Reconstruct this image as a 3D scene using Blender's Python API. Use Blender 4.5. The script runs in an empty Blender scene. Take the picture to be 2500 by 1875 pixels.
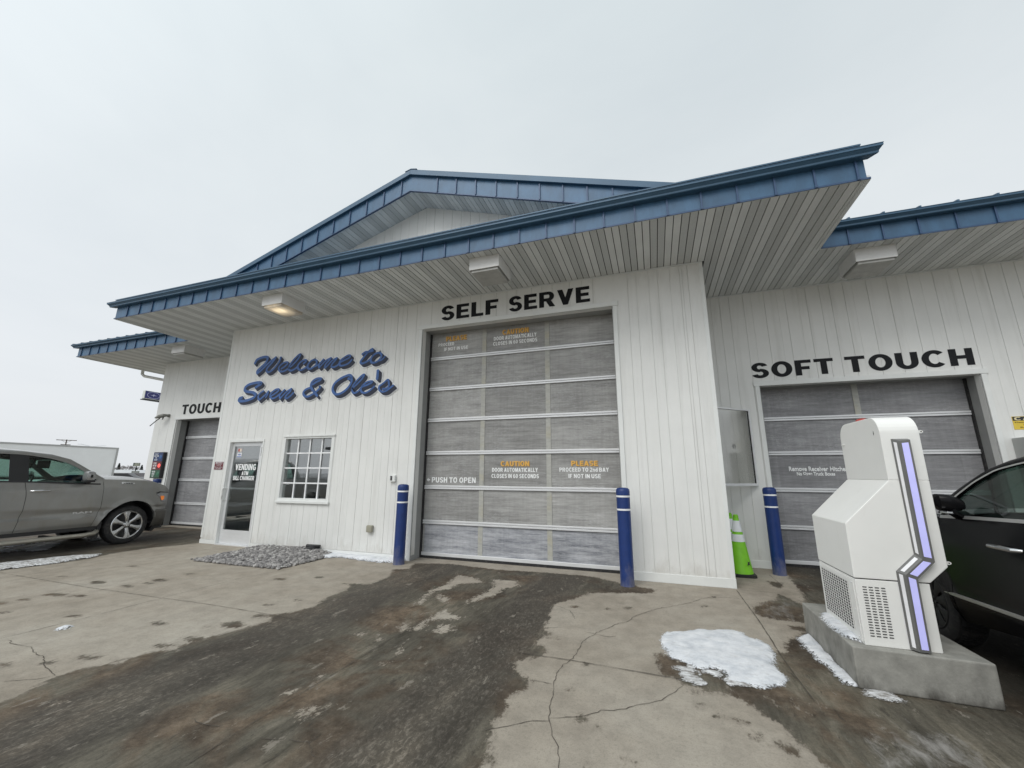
# Car wash exterior on an overcast winter day
import bpy, bmesh, math, random
import numpy as np
from mathutils import Vector, Matrix
random.seed(7); rng = np.random.default_rng(7)
C = bpy.context.scene.collection
SC = bpy.context.scene
PI = math.pi

# ------------------------------------------------------------------ materials
def nt(name):
    m = bpy.data.materials.new(name); m.use_nodes = True
    t = m.node_tree; b = t.nodes['Principled BSDF']
    return m, t, b
def node(t, typ, **kw):
    n = t.nodes.new(typ)
    for k, v in kw.items():
        if k.startswith('i_'):
            n.inputs[k[2:].replace('_', ' ')].default_value = v
        else: setattr(n, k, v)
    return n
def coords(t, scale=(1, 1, 1), kind='Object'):
    tc = node(t, 'ShaderNodeTexCoord'); mp = node(t, 'ShaderNodeMapping')
    mp.inputs['Scale'].default_value = scale
    t.links.new(tc.outputs[kind], mp.inputs['Vector']); return mp.outputs['Vector']
def geo(t, scale=(1, 1, 1)):
    g = node(t, 'ShaderNodeNewGeometry'); mp = node(t, 'ShaderNodeMapping')
    mp.inputs['Scale'].default_value = scale
    t.links.new(g.outputs['Position'], mp.inputs['Vector']); return mp.outputs['Vector']
def noise(t, vec, scale, detail=4, rough=.55, dist=0):
    n = node(t, 'ShaderNodeTexNoise'); n.inputs['Scale'].default_value = scale
    n.inputs['Detail'].default_value = detail; n.inputs['Roughness'].default_value = rough
    n.inputs['Distortion'].default_value = dist
    t.links.new(vec, n.inputs['Vector']); return n.outputs['Fac']
def ramp(t, fac, stops, interp='LINEAR'):
    r = node(t, 'ShaderNodeValToRGB'); r.color_ramp.interpolation = interp
    e = r.color_ramp.elements
    while len(e) < len(stops): e.new(.5)
    for i, (p, c) in enumerate(stops):
        e[i].position = p; e[i].color = (c, c, c, 1) if isinstance(c, (int, float)) else (*c, 1)
    t.links.new(fac, r.inputs['Fac']); return r.outputs['Color']
def mix(t, fac, a, b, mode='MIX'):
    m = node(t, 'ShaderNodeMix', data_type='RGBA', blend_type=mode)
    for s, v in ((0, fac), (6, a), (7, b)):
        if hasattr(v, 'links') or hasattr(v, 'is_linked'): t.links.new(v, m.inputs[s])
        else: m.inputs[s].default_value = v if isinstance(v, (int, float)) else (*v, 1)
    return m.outputs[2]
def math_(t, op, a, b=None, clamp=False):
    m = node(t, 'ShaderNodeMath', operation=op, use_clamp=clamp)
    for i, v in enumerate((a, b)):
        if v is None: continue
        if isinstance(v, (int, float)): m.inputs[i].default_value = v
        else: t.links.new(v, m.inputs[i])
    return m.outputs[0]
def bump(t, b, h, strength=.3, dist=.01):
    n = node(t, 'ShaderNodeBump'); n.inputs['Strength'].default_value = strength
    n.inputs['Distance'].default_value = dist
    t.links.new(h, n.inputs['Height']); t.links.new(n.outputs[0], b.inputs['Normal'])
MATS = {}
def M(name, col, rough=.6, metal=0, var=.08, scale=6, stretch=(1, 1, 1), bmp=0, bscale=60, spec=.5, emit=None, coat=0, dirt=None, grime=0, gcol=(.40, .37, .32), gslope=-1.6):
    if name in MATS: return MATS[name]
    m, t, b = nt(name)
    v = geo(t, stretch)
    f = noise(t, v, scale, 5, .6)
    c1 = tuple(max(0, x * (1 - var)) for x in col); c2 = tuple(min(1, x * (1 + var)) for x in col)
    col_o = ramp(t, f, [(.3, c1), (.7, c2)])
    if dirt:
        f2 = noise(t, geo(t, dirt[2]), dirt[1], 6, .65)
        col_o = mix(t, ramp(t, f2, [(dirt[3], 0), (dirt[4], dirt[5])]), col_o, dirt[0])
    t.links.new(col_o, b.inputs['Base Color'])
    b.inputs['Roughness'].default_value = rough; b.inputs['Metallic'].default_value = metal
    b.inputs['Specular IOR Level'].default_value = spec
    if coat: b.inputs['Coat Weight'].default_value = coat; b.inputs['Coat Roughness'].default_value = .05
    if emit: b.inputs['Emission Color'].default_value = (*emit[0], 1); b.inputs['Emission Strength'].default_value = emit[1]
    if grime:
        s3 = node(t, 'ShaderNodeSeparateXYZ'); t.links.new(geo(t), s3.inputs[0])
        gr_ = math_(t, 'ADD', math_(t, 'MULTIPLY', s3.outputs[2], gslope), math_(t, 'MULTIPLY', noise(t, geo(t, (1, 1, .45)), 6, 6, .7), 1.5))
        t.links.new(mix(t, ramp(t, gr_, [(.35, 0), (.9, grime)]), col_o, gcol), b.inputs['Base Color'])
    if bmp: bump(t, b, noise(t, geo(t), bscale, 4), bmp, .004)
    MATS[name] = m; return m

def glass(name, tint, rough=.02, gloss=1.0, f0=.07):
    m, t, b = nt(name); out = t.nodes['Material Output']
    tr = node(t, 'ShaderNodeBsdfTransparent'); tr.inputs[0].default_value = (*tint, 1)
    gl = node(t, 'ShaderNodeBsdfGlossy'); gl.inputs['Roughness'].default_value = rough
    gl.inputs['Color'].default_value = (gloss, gloss, gloss, 1)
    lw = node(t, 'ShaderNodeLayerWeight'); lw.inputs[0].default_value = .5
    fr = node(t, 'ShaderNodeMath', operation='MULTIPLY_ADD'); fr.inputs[1].default_value = .9; fr.inputs[2].default_value = f0
    t.links.new(math_(t, 'POWER', lw.outputs['Facing'], 4.5), fr.inputs[0])
    mx = node(t, 'ShaderNodeMixShader')
    bm = node(t, 'ShaderNodeBump'); bm.inputs['Strength'].default_value = .02
    t.links.new(noise(t, geo(t), 3, 1), bm.inputs['Height']); t.links.new(bm.outputs[0], gl.inputs['Normal'])
    t.links.new(fr.outputs[0], mx.inputs[0]); t.links.new(tr.outputs[0], mx.inputs[1]); t.links.new(gl.outputs[0], mx.inputs[2])
    t.links.new(mx.outputs[0], out.inputs['Surface']); MATS[name] = m; return m

# ------------------------------------------------------------------ mesh builder
class MB:
    def __init__(s): s.v = []; s.f = []; s.mi = []
    def add(s, vs, fs, mi=0):
        n = len(s.v); s.v += [tuple(map(float, p)) for p in vs]
        s.f += [tuple(n + i for i in f) for f in fs]; s.mi += [mi] * len(fs); return s
    def box(s, x0, x1, y0, y1, z0, z1, mi=0):
        return s.add([(x0, y0, z0), (x1, y0, z0), (x1, y1, z0), (x0, y1, z0), (x0, y0, z1), (x1, y0, z1), (x1, y1, z1), (x0, y1, z1)],
                     [(0, 3, 2, 1), (4, 5, 6, 7), (0, 1, 5, 4), (1, 2, 6, 5), (2, 3, 7, 6), (3, 0, 4, 7)], mi)
    def prism(s, poly, plane, a, b, mi=0):
        n = len(poly)
        def P(p, w): return {'XZ': (p[0], w, p[1]), 'YZ': (w, p[0], p[1]), 'XY': (p[0], p[1], w)}[plane]
        vs = [P(p, a) for p in poly] + [P(p, b) for p in poly]
        return s.add(vs, [tuple(range(n)), tuple(range(2 * n - 1, n - 1, -1))] + [(i, i + n, (i + 1) % n + n, (i + 1) % n) for i in range(n)], mi)
    def quad(s, a, b, c, d, mi=0): return s.add([a, b, c, d], [(0, 1, 2, 3)], mi)
    def grid(s, P, mi=0, closed=False):
        nu = len(P); nv = len(P[0]); vs = [p for r in P for p in r]; fs = []
        for i in range(nu - 1):
            for j in range(nv if closed else nv - 1):
                k = (j + 1) % nv; fs.append((i * nv + j, i * nv + k, (i + 1) * nv + k, (i + 1) * nv + j))
        return s.add(vs, fs, mi)
    def tube(s, path, r, n=8, mi=0, caps=True):
        path = [Vector(p) for p in path]; rs = r if isinstance(r, (list, tuple)) else [r] * len(path)
        rings = []; up = None
        for i, p in enumerate(path):
            d = (path[min(i + 1, len(path) - 1)] - path[max(i - 1, 0)]).normalized()
            if up is None: up = Vector((0, 0, 1)) if abs(d.z) < .9 else Vector((1, 0, 0))
            a = d.cross(up).normalized(); b = d.cross(a).normalized(); up = -b if False else up
            rings.append([tuple(p + (a * math.cos(2 * PI * k / n) + b * math.sin(2 * PI * k / n)) * rs[i]) for k in range(n)])
        base = len(s.v); s.grid(rings, mi, True)
        if caps:
            s.f += [tuple(base + k for k in range(n)), tuple(base + (len(path) - 1) * n + k for k in range(n - 1, -1, -1))]; s.mi += [mi, mi]
        return s
    def lathe(s, prof, c=(0, 0, 0), axis='Z', n=32, mi=0, arc=None):
        P = []
        for r, h in prof:
            row = []
            for k in range(n + (1 if arc else 0)):
                a = (arc[0] + (arc[1] - arc[0]) * k / n) if arc else 2 * PI * k / n
                x, y = r * math.cos(a), r * math.sin(a)
                row.append({'Z': (c[0] + x, c[1] + y, c[2] + h), 'X': (c[0] + h, c[1] + x, c[2] + y), 'Y': (c[0] + x, c[1] + h, c[2] + y)}[axis])
            P.append(row)
        return s.grid(P, mi, not arc)
    def build(s, name, mats, parent=None, bevel=0, smooth=False, label=None, world=True, seg=2):
        me = bpy.data.meshes.new(name); off = Vector((0, 0, 0)); p = parent
        if world:
            while p is not None: off += p.location; p = p.parent
        me.from_pydata([(x - off.x, y - off.y, z - off.z) for x, y, z in s.v], [], s.f)
        for m in (mats if isinstance(mats, (list, tuple)) else [mats]): me.materials.append(m)
        me.polygons.foreach_set('material_index', s.mi)
        bm = bmesh.new(); bm.from_mesh(me)
        if smooth: bmesh.ops.remove_doubles(bm, verts=bm.verts, dist=1e-5)
        bmesh.ops.recalc_face_normals(bm, faces=bm.faces); bm.to_mesh(me); bm.free()
        if smooth:
            me.polygons.foreach_set('use_smooth', [True] * len(me.polygons)); me.set_sharp_from_angle(angle=.6)
        o = bpy.data.objects.new(name, me); C.objects.link(o); o.parent = parent
        if bevel:
            b = o.modifiers.new('bevel', 'BEVEL'); b.width = bevel; b.segments = seg; b.limit_method = 'ANGLE'; b.angle_limit = .7
        if label: o['label'] = label
        return o
def tag(o, label=None, cat=None, group=None, kind=None):
    for k, v in (('label', label), ('category', cat), ('group', group), ('kind', kind)):
        if v: o[k] = v
    return o
def thing(name, loc, label, cat, group=None, rz=0):
    o = bpy.data.objects.new(name, None); C.objects.link(o); o.location = loc; o.rotation_euler.z = rz
    o.empty_display_size = .1
    return tag(o, label, cat, group)
def dup(o, loc, label=None, rz=None):
    def rec(a, par):
        c = a.copy(); C.objects.link(c); c.parent = par
        for ch in a.children: rec(ch, c)
        return c
    c = rec(o, None); c.location = loc
    if rz is not None: c.rotation_euler.z = rz
    if label: c['label'] = label
    return c

# text laid out to fill an exact box on a plane facing -Y (or +X / -X)
def text_raw(s, bold=.02, ext=.002, outline=False, shear=0, spacing=1.0):
    cu = bpy.data.curves.new('t', 'FONT'); cu.body = s; cu.offset = bold; cu.extrude = 0 if outline else 1.0
    cu.resolution_u = 4; cu.shear = shear; cu.space_character = spacing; cu.align_x = 'LEFT'
    if outline: cu.fill_mode = 'NONE'; cu.bevel_depth = .012; cu.bevel_resolution = 1
    ob = bpy.data.objects.new('t', cu); C.objects.link(ob)
    bpy.context.view_layer.update()
    dg = bpy.context.evaluated_depsgraph_get()
    me = bpy.data.meshes.new_from_object(ob.evaluated_get(dg))
    V = np.array([v.co[:] for v in me.vertices]); F = [tuple(p.vertices) for p in me.polygons]
    bpy.data.objects.remove(ob); bpy.data.curves.remove(cu); bpy.data.meshes.remove(me)
    return V, F
def _glyphs():
    def bar(a, b, c, d): return [(a, b), (c, b), (c, d), (a, d)]
    def ring(cx, cy, rx, ry, wx, wy, a0, a1, n=18):
        A = [math.radians(a0 + (a1 - a0) * i / n) for i in range(n + 1)]; out = []
        for p, q in zip(A[:-1], A[1:]):
            f = lambda a, k: (cx + (rx - wx * k) * math.cos(a), cy + (ry - wy * k) * math.sin(a))
            out.append([f(p, 1), f(p, 0), f(q, 0), f(q, 1)])
        return out
    V_, H_ = .262, .195; G = {}
    G['E'] = (.72, [bar(0, 0, V_, 1), bar(V_, 0, .72, H_), bar(V_, .4, .66, .6), bar(V_, .8, .70, 1)])
    G['F'] = (.68, [bar(0, 0, V_, 1), bar(V_, .38, .60, .58), bar(V_, .8, .68, 1)])
    G['L'] = (.66, [bar(0, 0, V_, 1), bar(V_, 0, .66, H_)])
    G['T'] = (.78, [bar(0, .8, .78, 1), bar(.26, 0, .52, .8)])
    G['H'] = (.82, [bar(0, 0, V_, 1), bar(.56, 0, .82, 1), bar(V_, .4, .56, .6)])
    G['I'] = (V_, [bar(0, 0, V_, 1)])
    G['O'] = (.90, ring(.45, .5, .45, .52, .26, .21, 0, 360, 36))
    G['0'] = (.74, ring(.37, .5, .37, .51, .24, .2, 0, 360, 30))
    G['C'] = (.85, ring(.45, .5, .45, .52, .26, .21, 42, 318, 30))
    G['G'] = (.88, ring(.45, .5, .45, .52, .26, .21, 42, 318, 30) + [bar(.48, .34, .86, .52), bar(.64, .08, .86, .34)])
    G['U'] = (.82, [bar(0, .4, V_, 1), bar(.56, .4, .82, 1)] + ring(.41, .4, .41, .42, V_, .21, 180, 360))
    G['S'] = (.76, ring(.38, .705, .365, .315, .25, .19, 18, 270, 22) + ring(.38, .295, .38, .315, .25, .19, -162, 90, 22))
    rp = [bar(0, 0, V_, 1), bar(V_, .81, .50, 1), bar(V_, .38, .50, .57)] + ring(.50, .69, .31, .31, .25, .19, -90, 90)
    G['P'] = (.81, rp); G['R'] = (.86, rp + [[(.36, .40), (.56, 0), (.86, 0), (.64, .42)]])
    G['B'] = (.82, [bar(0, 0, V_, 1), bar(V_, .82, .48, 1), bar(V_, .42, .50, .60), bar(V_, 0, .50, .18)] + ring(.48, .73, .28, .27, .23, .18, -90, 90) + ring(.50, .30, .32, .30, .25, .18, -90, 90))
    G['D'] = (.84, [bar(0, 0, V_, 1), bar(V_, .8, .40, 1), bar(V_, 0, .40, .2)] + ring(.40, .5, .44, .5, V_, .2, -90, 90, 20))
    G['V'] = (.86, [[(0, 1), (.28, 1), (.56, 0), (.30, 0)], [(.58, 1), (.86, 1), (.56, 0), (.30, 0)]])
    G['A'] = (.88, [[(0, 0), (.27, 0), (.57, 1), (.30, 1)], [(.61, 0), (.88, 0), (.58, 1), (.31, 1)], bar(.22, .17, .66, .35)])
    G['M'] = (.98, [bar(0, 0, .24, 1), bar(.74, 0, .98, 1), [(.06, 1), (.33, 1), (.58, 0), (.40, 0)], [(.65, 1), (.92, 1), (.58, 0), (.40, 0)]])
    G['N'] = (.83, [bar(0, 0, .25, 1), bar(.58, 0, .83, 1), [(0, 1), (.27, 1), (.83, 0), (.56, 0)]])
    G['W'] = (1.2, [[(0, 1), (.27, 1), (.44, 0), (.19, 0)], [(.46, 1), (.66, 1), (.42, 0), (.22, 0)], [(.54, 1), (.74, 1), (.98, 0), (.78, 0)], [(.93, 1), (1.2, 1), (1.01, 0), (.76, 0)]])
    G['Y'] = (.86, [[(0, 1), (.30, 1), (.56, .42), (.30, .42)], [(.56, 1), (.86, 1), (.56, .42), (.30, .42)], bar(.30, 0, .56, .42)])
    G['2'] = (.72, ring(.36, .70, .35, .31, .24, .19, -35, 165) + [[(.02, .19), (.34, .19), (.68, .56), (.42, .56)], bar(0, 0, .72, .19)])
    G['6'] = (.74, ring(.37, .33, .37, .34, .24, .18, 0, 360, 26) + ring(.42, .5, .42, .51, .24, .19, 60, 190))
    G['n'] = (.62, [bar(0, 0, .22, .72), bar(.40, 0, .62, .42)] + ring(.31, .42, .31, .31, .22, .17, 0, 180))
    G['d'] = (.66, [bar(.44, 0, .66, 1)] + ring(.31, .36, .31, .37, .22, .16, 0, 360, 24))
    G[' '] = (.34, [])
    return G
GLY = _glyphs()
def heavy(mb, s, x0, x1, z0, z1, y, thick=.002, mi=0):
    x = 0; P = []
    for ch in s:
        w, ps = GLY[ch]; P += [[(px + x, pz) for px, pz in p] for p in ps]; x += w + .12
    W = x - .12; k = 0
    for p in P:
        k += 1; mb.prism([(x0 + px / W * (x1 - x0), z0 + pz * (z1 - z0)) for px, pz in p], 'XZ', y - thick - .00002 * (k % 7), y, mi)
    return mb
def text_mb(mb, s, x0, x1, z0, z1, y, thick=.004, bold=.02, face='-Y', mi=0, vt=0, **kw):
    if vt and all(c in GLY for c in s): return heavy(mb, s, x0, x1, z0, z1, y, max(thick, .001), mi)
    if vt:      # heavy grotesque: thicken the horizontal strokes too
        d = (z1 - z0) * vt
        for k, o in enumerate((0, d, 2 * d)): text_mb(mb, s, x0, x1, z0 + o, z1 - 2 * d + o, y - .0004 * k, thick, bold, face, mi, **kw)
        return mb
    V, F = text_raw(s, bold, **kw)
    lo = V.min(0); hi = V.max(0)
    U = (V - lo) / np.maximum(hi - lo, 1e-9)
    a = x0 + U[:, 0] * (x1 - x0); c = z0 + U[:, 1] * (z1 - z0); d = U[:, 2] * thick
    if face == '-Y': P = np.stack([a, y - d, c], 1)
    elif face == '+X': P = np.stack([y + d, a, c], 1)
    elif face == '-X': P = np.stack([y - d, x1 + x0 - a, c], 1)
    mb.add(P.tolist(), F, mi); return mb
def cat_rom(pts, k=8):
    pts = [np.array(p, float) for p in pts]
    if len(pts) < 3: return [pts[0] + (pts[1] - pts[0]) * i / k for i in range(k + 1)]
    out = []; n = len(pts)
    for i in range(n - 1):
        p0 = pts[max(i - 1, 0)]; p1 = pts[i]; p2 = pts[i + 1]; p3 = pts[min(i + 2, n - 1)]
        for j in range(k):
            t = j / k
            out.append(.5 * ((2 * p1) + (-p0 + p2) * t + (2 * p0 - 5 * p1 + 4 * p2 - p3) * t * t + (-p0 + 3 * p1 - 3 * p2 + p3) * t ** 3))
    out.append(pts[-1]); return out

# ------------------------------------------------------------------ common materials
WHITE = M('siding_white', (.75, .755, .735), .45, var=.035, scale=1.6, bmp=.25, bscale=120, dirt=((.50, .50, .47), 2.2, (3, 1, .22), .52, .85, .5), grime=.5)
TRIM = M('white_trim', (.74, .755, .74), .4, var=.03)
JAMB = M('grey_jamb', (.30, .305, .30), .55, var=.06)
ALU = M('aluminium', (.74, .75, .76), .4, .3, var=.06, scale=9, stretch=(.3, 1, 1))
SOFF = M('soffit_metal', (.68, .70, .70), .55, var=.05, scale=2)
PERF = M('soffit_perforated', (.55, .57, .57), .7, var=.12, scale=160, bmp=.5, bscale=170)
DGAP = M('dark_gap', (.05, .05, .052), .8)
BLUE = M('blue_fascia', (.045, .112, .200), .42, .1, var=.18, scale=2.2, stretch=(2.5, 1, 1.2), dirt=((.035, .075, .15), 5, (7, 1, 1.4), .5, .8, .35))
BLUED = M('blue_gutter', (.040, .098, .165), .42, .1, var=.1, scale=3)
BLUER = M('blue_seam', (.03, .07, .15), .4, .1)
CONC = M('concrete_island', (.28, .275, .25), .85, var=.2, grime=.85, gcol=(.045, .04, .034), gslope=-5.5, scale=9, bmp=.6, bscale=45, dirt=((.10, .10, .09), 3, (1, 1, .5), .52, .75, .6))
BLACK = M('black_plastic', (.02, .02, .022), .5)
RUB = M('rubber', (.022, .022, .023), .85, var=.2, scale=20, dirt=((.12, .11, .10), 14, (1, 1, 1), .5, .8, .5))
CHR = M('chrome', (.62, .63, .64), .2, .9, var=.08, dirt=((.2, .19, .18), 12, (1, 1, 1), .5, .8, .4))
BOLB = M('bollard_blue', (.006, .030, .15), .45, var=.12, scale=9, bmp=.1, dirt=((.05, .07, .15), 13, (1, 1, .4), .58, .8, .4), grime=.35)
WST = M('white_stripe', (.82, .83, .84), .5)
LETB = M('letter_black', (.008, .009, .011), .6, spec=.25)
LETW = M('letter_white', (.86, .87, .87), .5)
LETY = M('letter_amber', (.75, .42, .09), .5)
SNOW = None
# measured outlines (metres, seen from the camera foot)
WET_MAIN = [(-4.371,1.877),(-4.372,1.993),(-4.479,2.183),(-4.477,2.311),(-4.433,2.428),(-4.304,2.51),(-4.362,2.618),(-4.287,2.784),(-4.161,2.872),(-4.229,2.977),(-4.179,3.111),(-4.126,3.252),(-4.065,3.457),(-3.998,3.681),(-4.157,3.841),(-4.035,3.952),(-3.938,4.233),(-4.07,4.582),(-4.064,4.947),(-4.203,5.147),(-4.371,5.192),(-3.966,5.288),(-3.978,5.742),(-4.191,6.193),(-3.995,6.339),(-4.15,6.745),(-3.5,6.909),(-2.611,6.786),(-1.865,6.856),(-1.091,6.882),(-0.509,6.572),(-0.103,6.413),(-0.15,6.233),(-0.528,6.112),(-0.952,5.956),(-1.108,5.589),(-1.286,5.321),(-1.282,5.209),(-1.259,4.935),(-1.21,4.823),(-1.184,4.479),(-1.112,4.348),(-1.183,4.128),(-1.05,3.998),(-1.055,3.853),(-1.161,3.756),(-1.236,3.582),(-1.176,3.5),(-1.007,3.402),(-1.014,3.281),(-1.088,3.118),(-1.058,2.957),(-1.075,2.796),(-1.055,2.683),(-1.061,2.625),(-1.014,2.553),(-0.993,2.398),(-0.993,-1.5),(-4.971,-1.5),(-4.671,0.877)]
DRY = [[(-3.073,6.27),(-2.675,6.167),(-2.464,5.955),(-2.774,5.731),(-2.762,5.478),(-2.908,5.327),(-2.871,5.067),(-2.798,4.766),(-2.885,4.657),(-2.96,5.034),(-3.025,5.332),(-2.972,5.711)],[(-2.468,6.184),(-2.038,6.227),(-1.918,5.943),(-2.066,5.736),(-2.075,5.404),(-2.164,5.242),(-2.267,4.961),(-2.337,4.974),(-2.331,5.266),(-2.278,5.512),(-2.287,5.806)],[(-2.843,5.211),(-2.564,5.094),(-2.501,4.875),(-2.654,4.921),(-2.783,5.056)],[(-2.476,4.733),(-2.268,4.566),(-2.11,4.526),(-2.191,4.371),(-2.318,4.356),(-2.402,4.264),(-2.336,4.006),(-2.446,3.94),(-2.484,4.175),(-2.472,4.425)],[(-2.281,4.249),(-2.109,4.254),(-2.055,4.108),(-2.113,3.984),(-2.206,4.001)],[(-2.722,3.762),(-2.602,3.732),(-2.536,3.614),(-2.612,3.632)],[(-2.336,3.619),(-2.242,3.566),(-2.242,3.424),(-2.279,3.45)],[(-2.285,3.275),(-2.234,3.294),(-2.2,3.234),(-2.246,3.235)],[(-0.737,7.347),(-0.635,7.182),(-0.827,7.071),(-1.123,7.093),(-1.726,7.046),(-2.051,7.068),(-3.073,7.07),(-3.572,7.047),(-3.289,7.07),(-2.389,7.091),(-1.437,7.154)],[(-2.389,2.48),(-2.319,2.552),(-2.197,2.608),(-2.244,2.509),(-2.204,2.467),(-2.263,2.435),(-2.268,2.38)],[(-2.66,2.621),(-2.64,2.683),(-2.578,2.691),(-2.543,2.609),(-2.591,2.605)],[(-2.627,2.88),(-2.605,2.952),(-2.539,2.96),(-2.567,2.855)],[(-4.02,1.943),(-3.982,2.067),(-3.949,2.004),(-3.962,1.928)],[(-2.952,3.73),(-2.812,3.807),(-2.748,3.753),(-2.853,3.665)],[(-2.282,3.258),(-2.227,3.296),(-2.205,3.239)],[(-2.642,4.003),(-2.636,4.239),(-2.456,3.962),(-2.554,3.875)]]
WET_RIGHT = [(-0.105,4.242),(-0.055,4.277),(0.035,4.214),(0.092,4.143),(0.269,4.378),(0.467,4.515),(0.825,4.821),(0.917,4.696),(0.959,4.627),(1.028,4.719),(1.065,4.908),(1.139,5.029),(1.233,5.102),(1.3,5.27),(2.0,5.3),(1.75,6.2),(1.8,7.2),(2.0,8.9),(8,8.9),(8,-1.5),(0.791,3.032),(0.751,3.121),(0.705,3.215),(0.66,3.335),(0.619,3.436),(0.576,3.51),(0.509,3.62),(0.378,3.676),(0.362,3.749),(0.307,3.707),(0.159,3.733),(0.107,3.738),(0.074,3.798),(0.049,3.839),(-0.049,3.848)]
WET_MISC = [[(0.997,5.942),(1.145,6.239),(1.354,6.445),(1.455,6.762),(1.537,6.649),(1.614,6.287),(1.43,5.627),(1.238,5.605),(1.042,5.685),(0.986,5.77)],[(1.228,5.459),(1.385,5.449),(1.35,5.326),(1.239,5.351)],[(1.498,7.539),(1.639,7.481),(1.632,7.259),(1.552,7.122),(1.496,7.235)],[(2.036,8.74),(2.442,8.711),(1.906,6.583),(1.651,6.362),(1.992,7.798),(1.95,8.082)]]
WET_LEFT = [(-10.032,3.93),(-9.885,4.521),(-9.887,4.992),(-10.133,5.404),(-10.14,5.724),(-10.127,6.176),(-9.915,6.552),(-9.867,6.847),(-9.86,7.0),(-9.86,8.5),(-40,8.5),(-40,0.5)]
FROST = [(1.095,3.298),(1.266,3.535),(1.469,3.656),(1.597,3.622),(1.668,3.502),(1.681,3.349),(0.994,3.048)]
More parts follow.
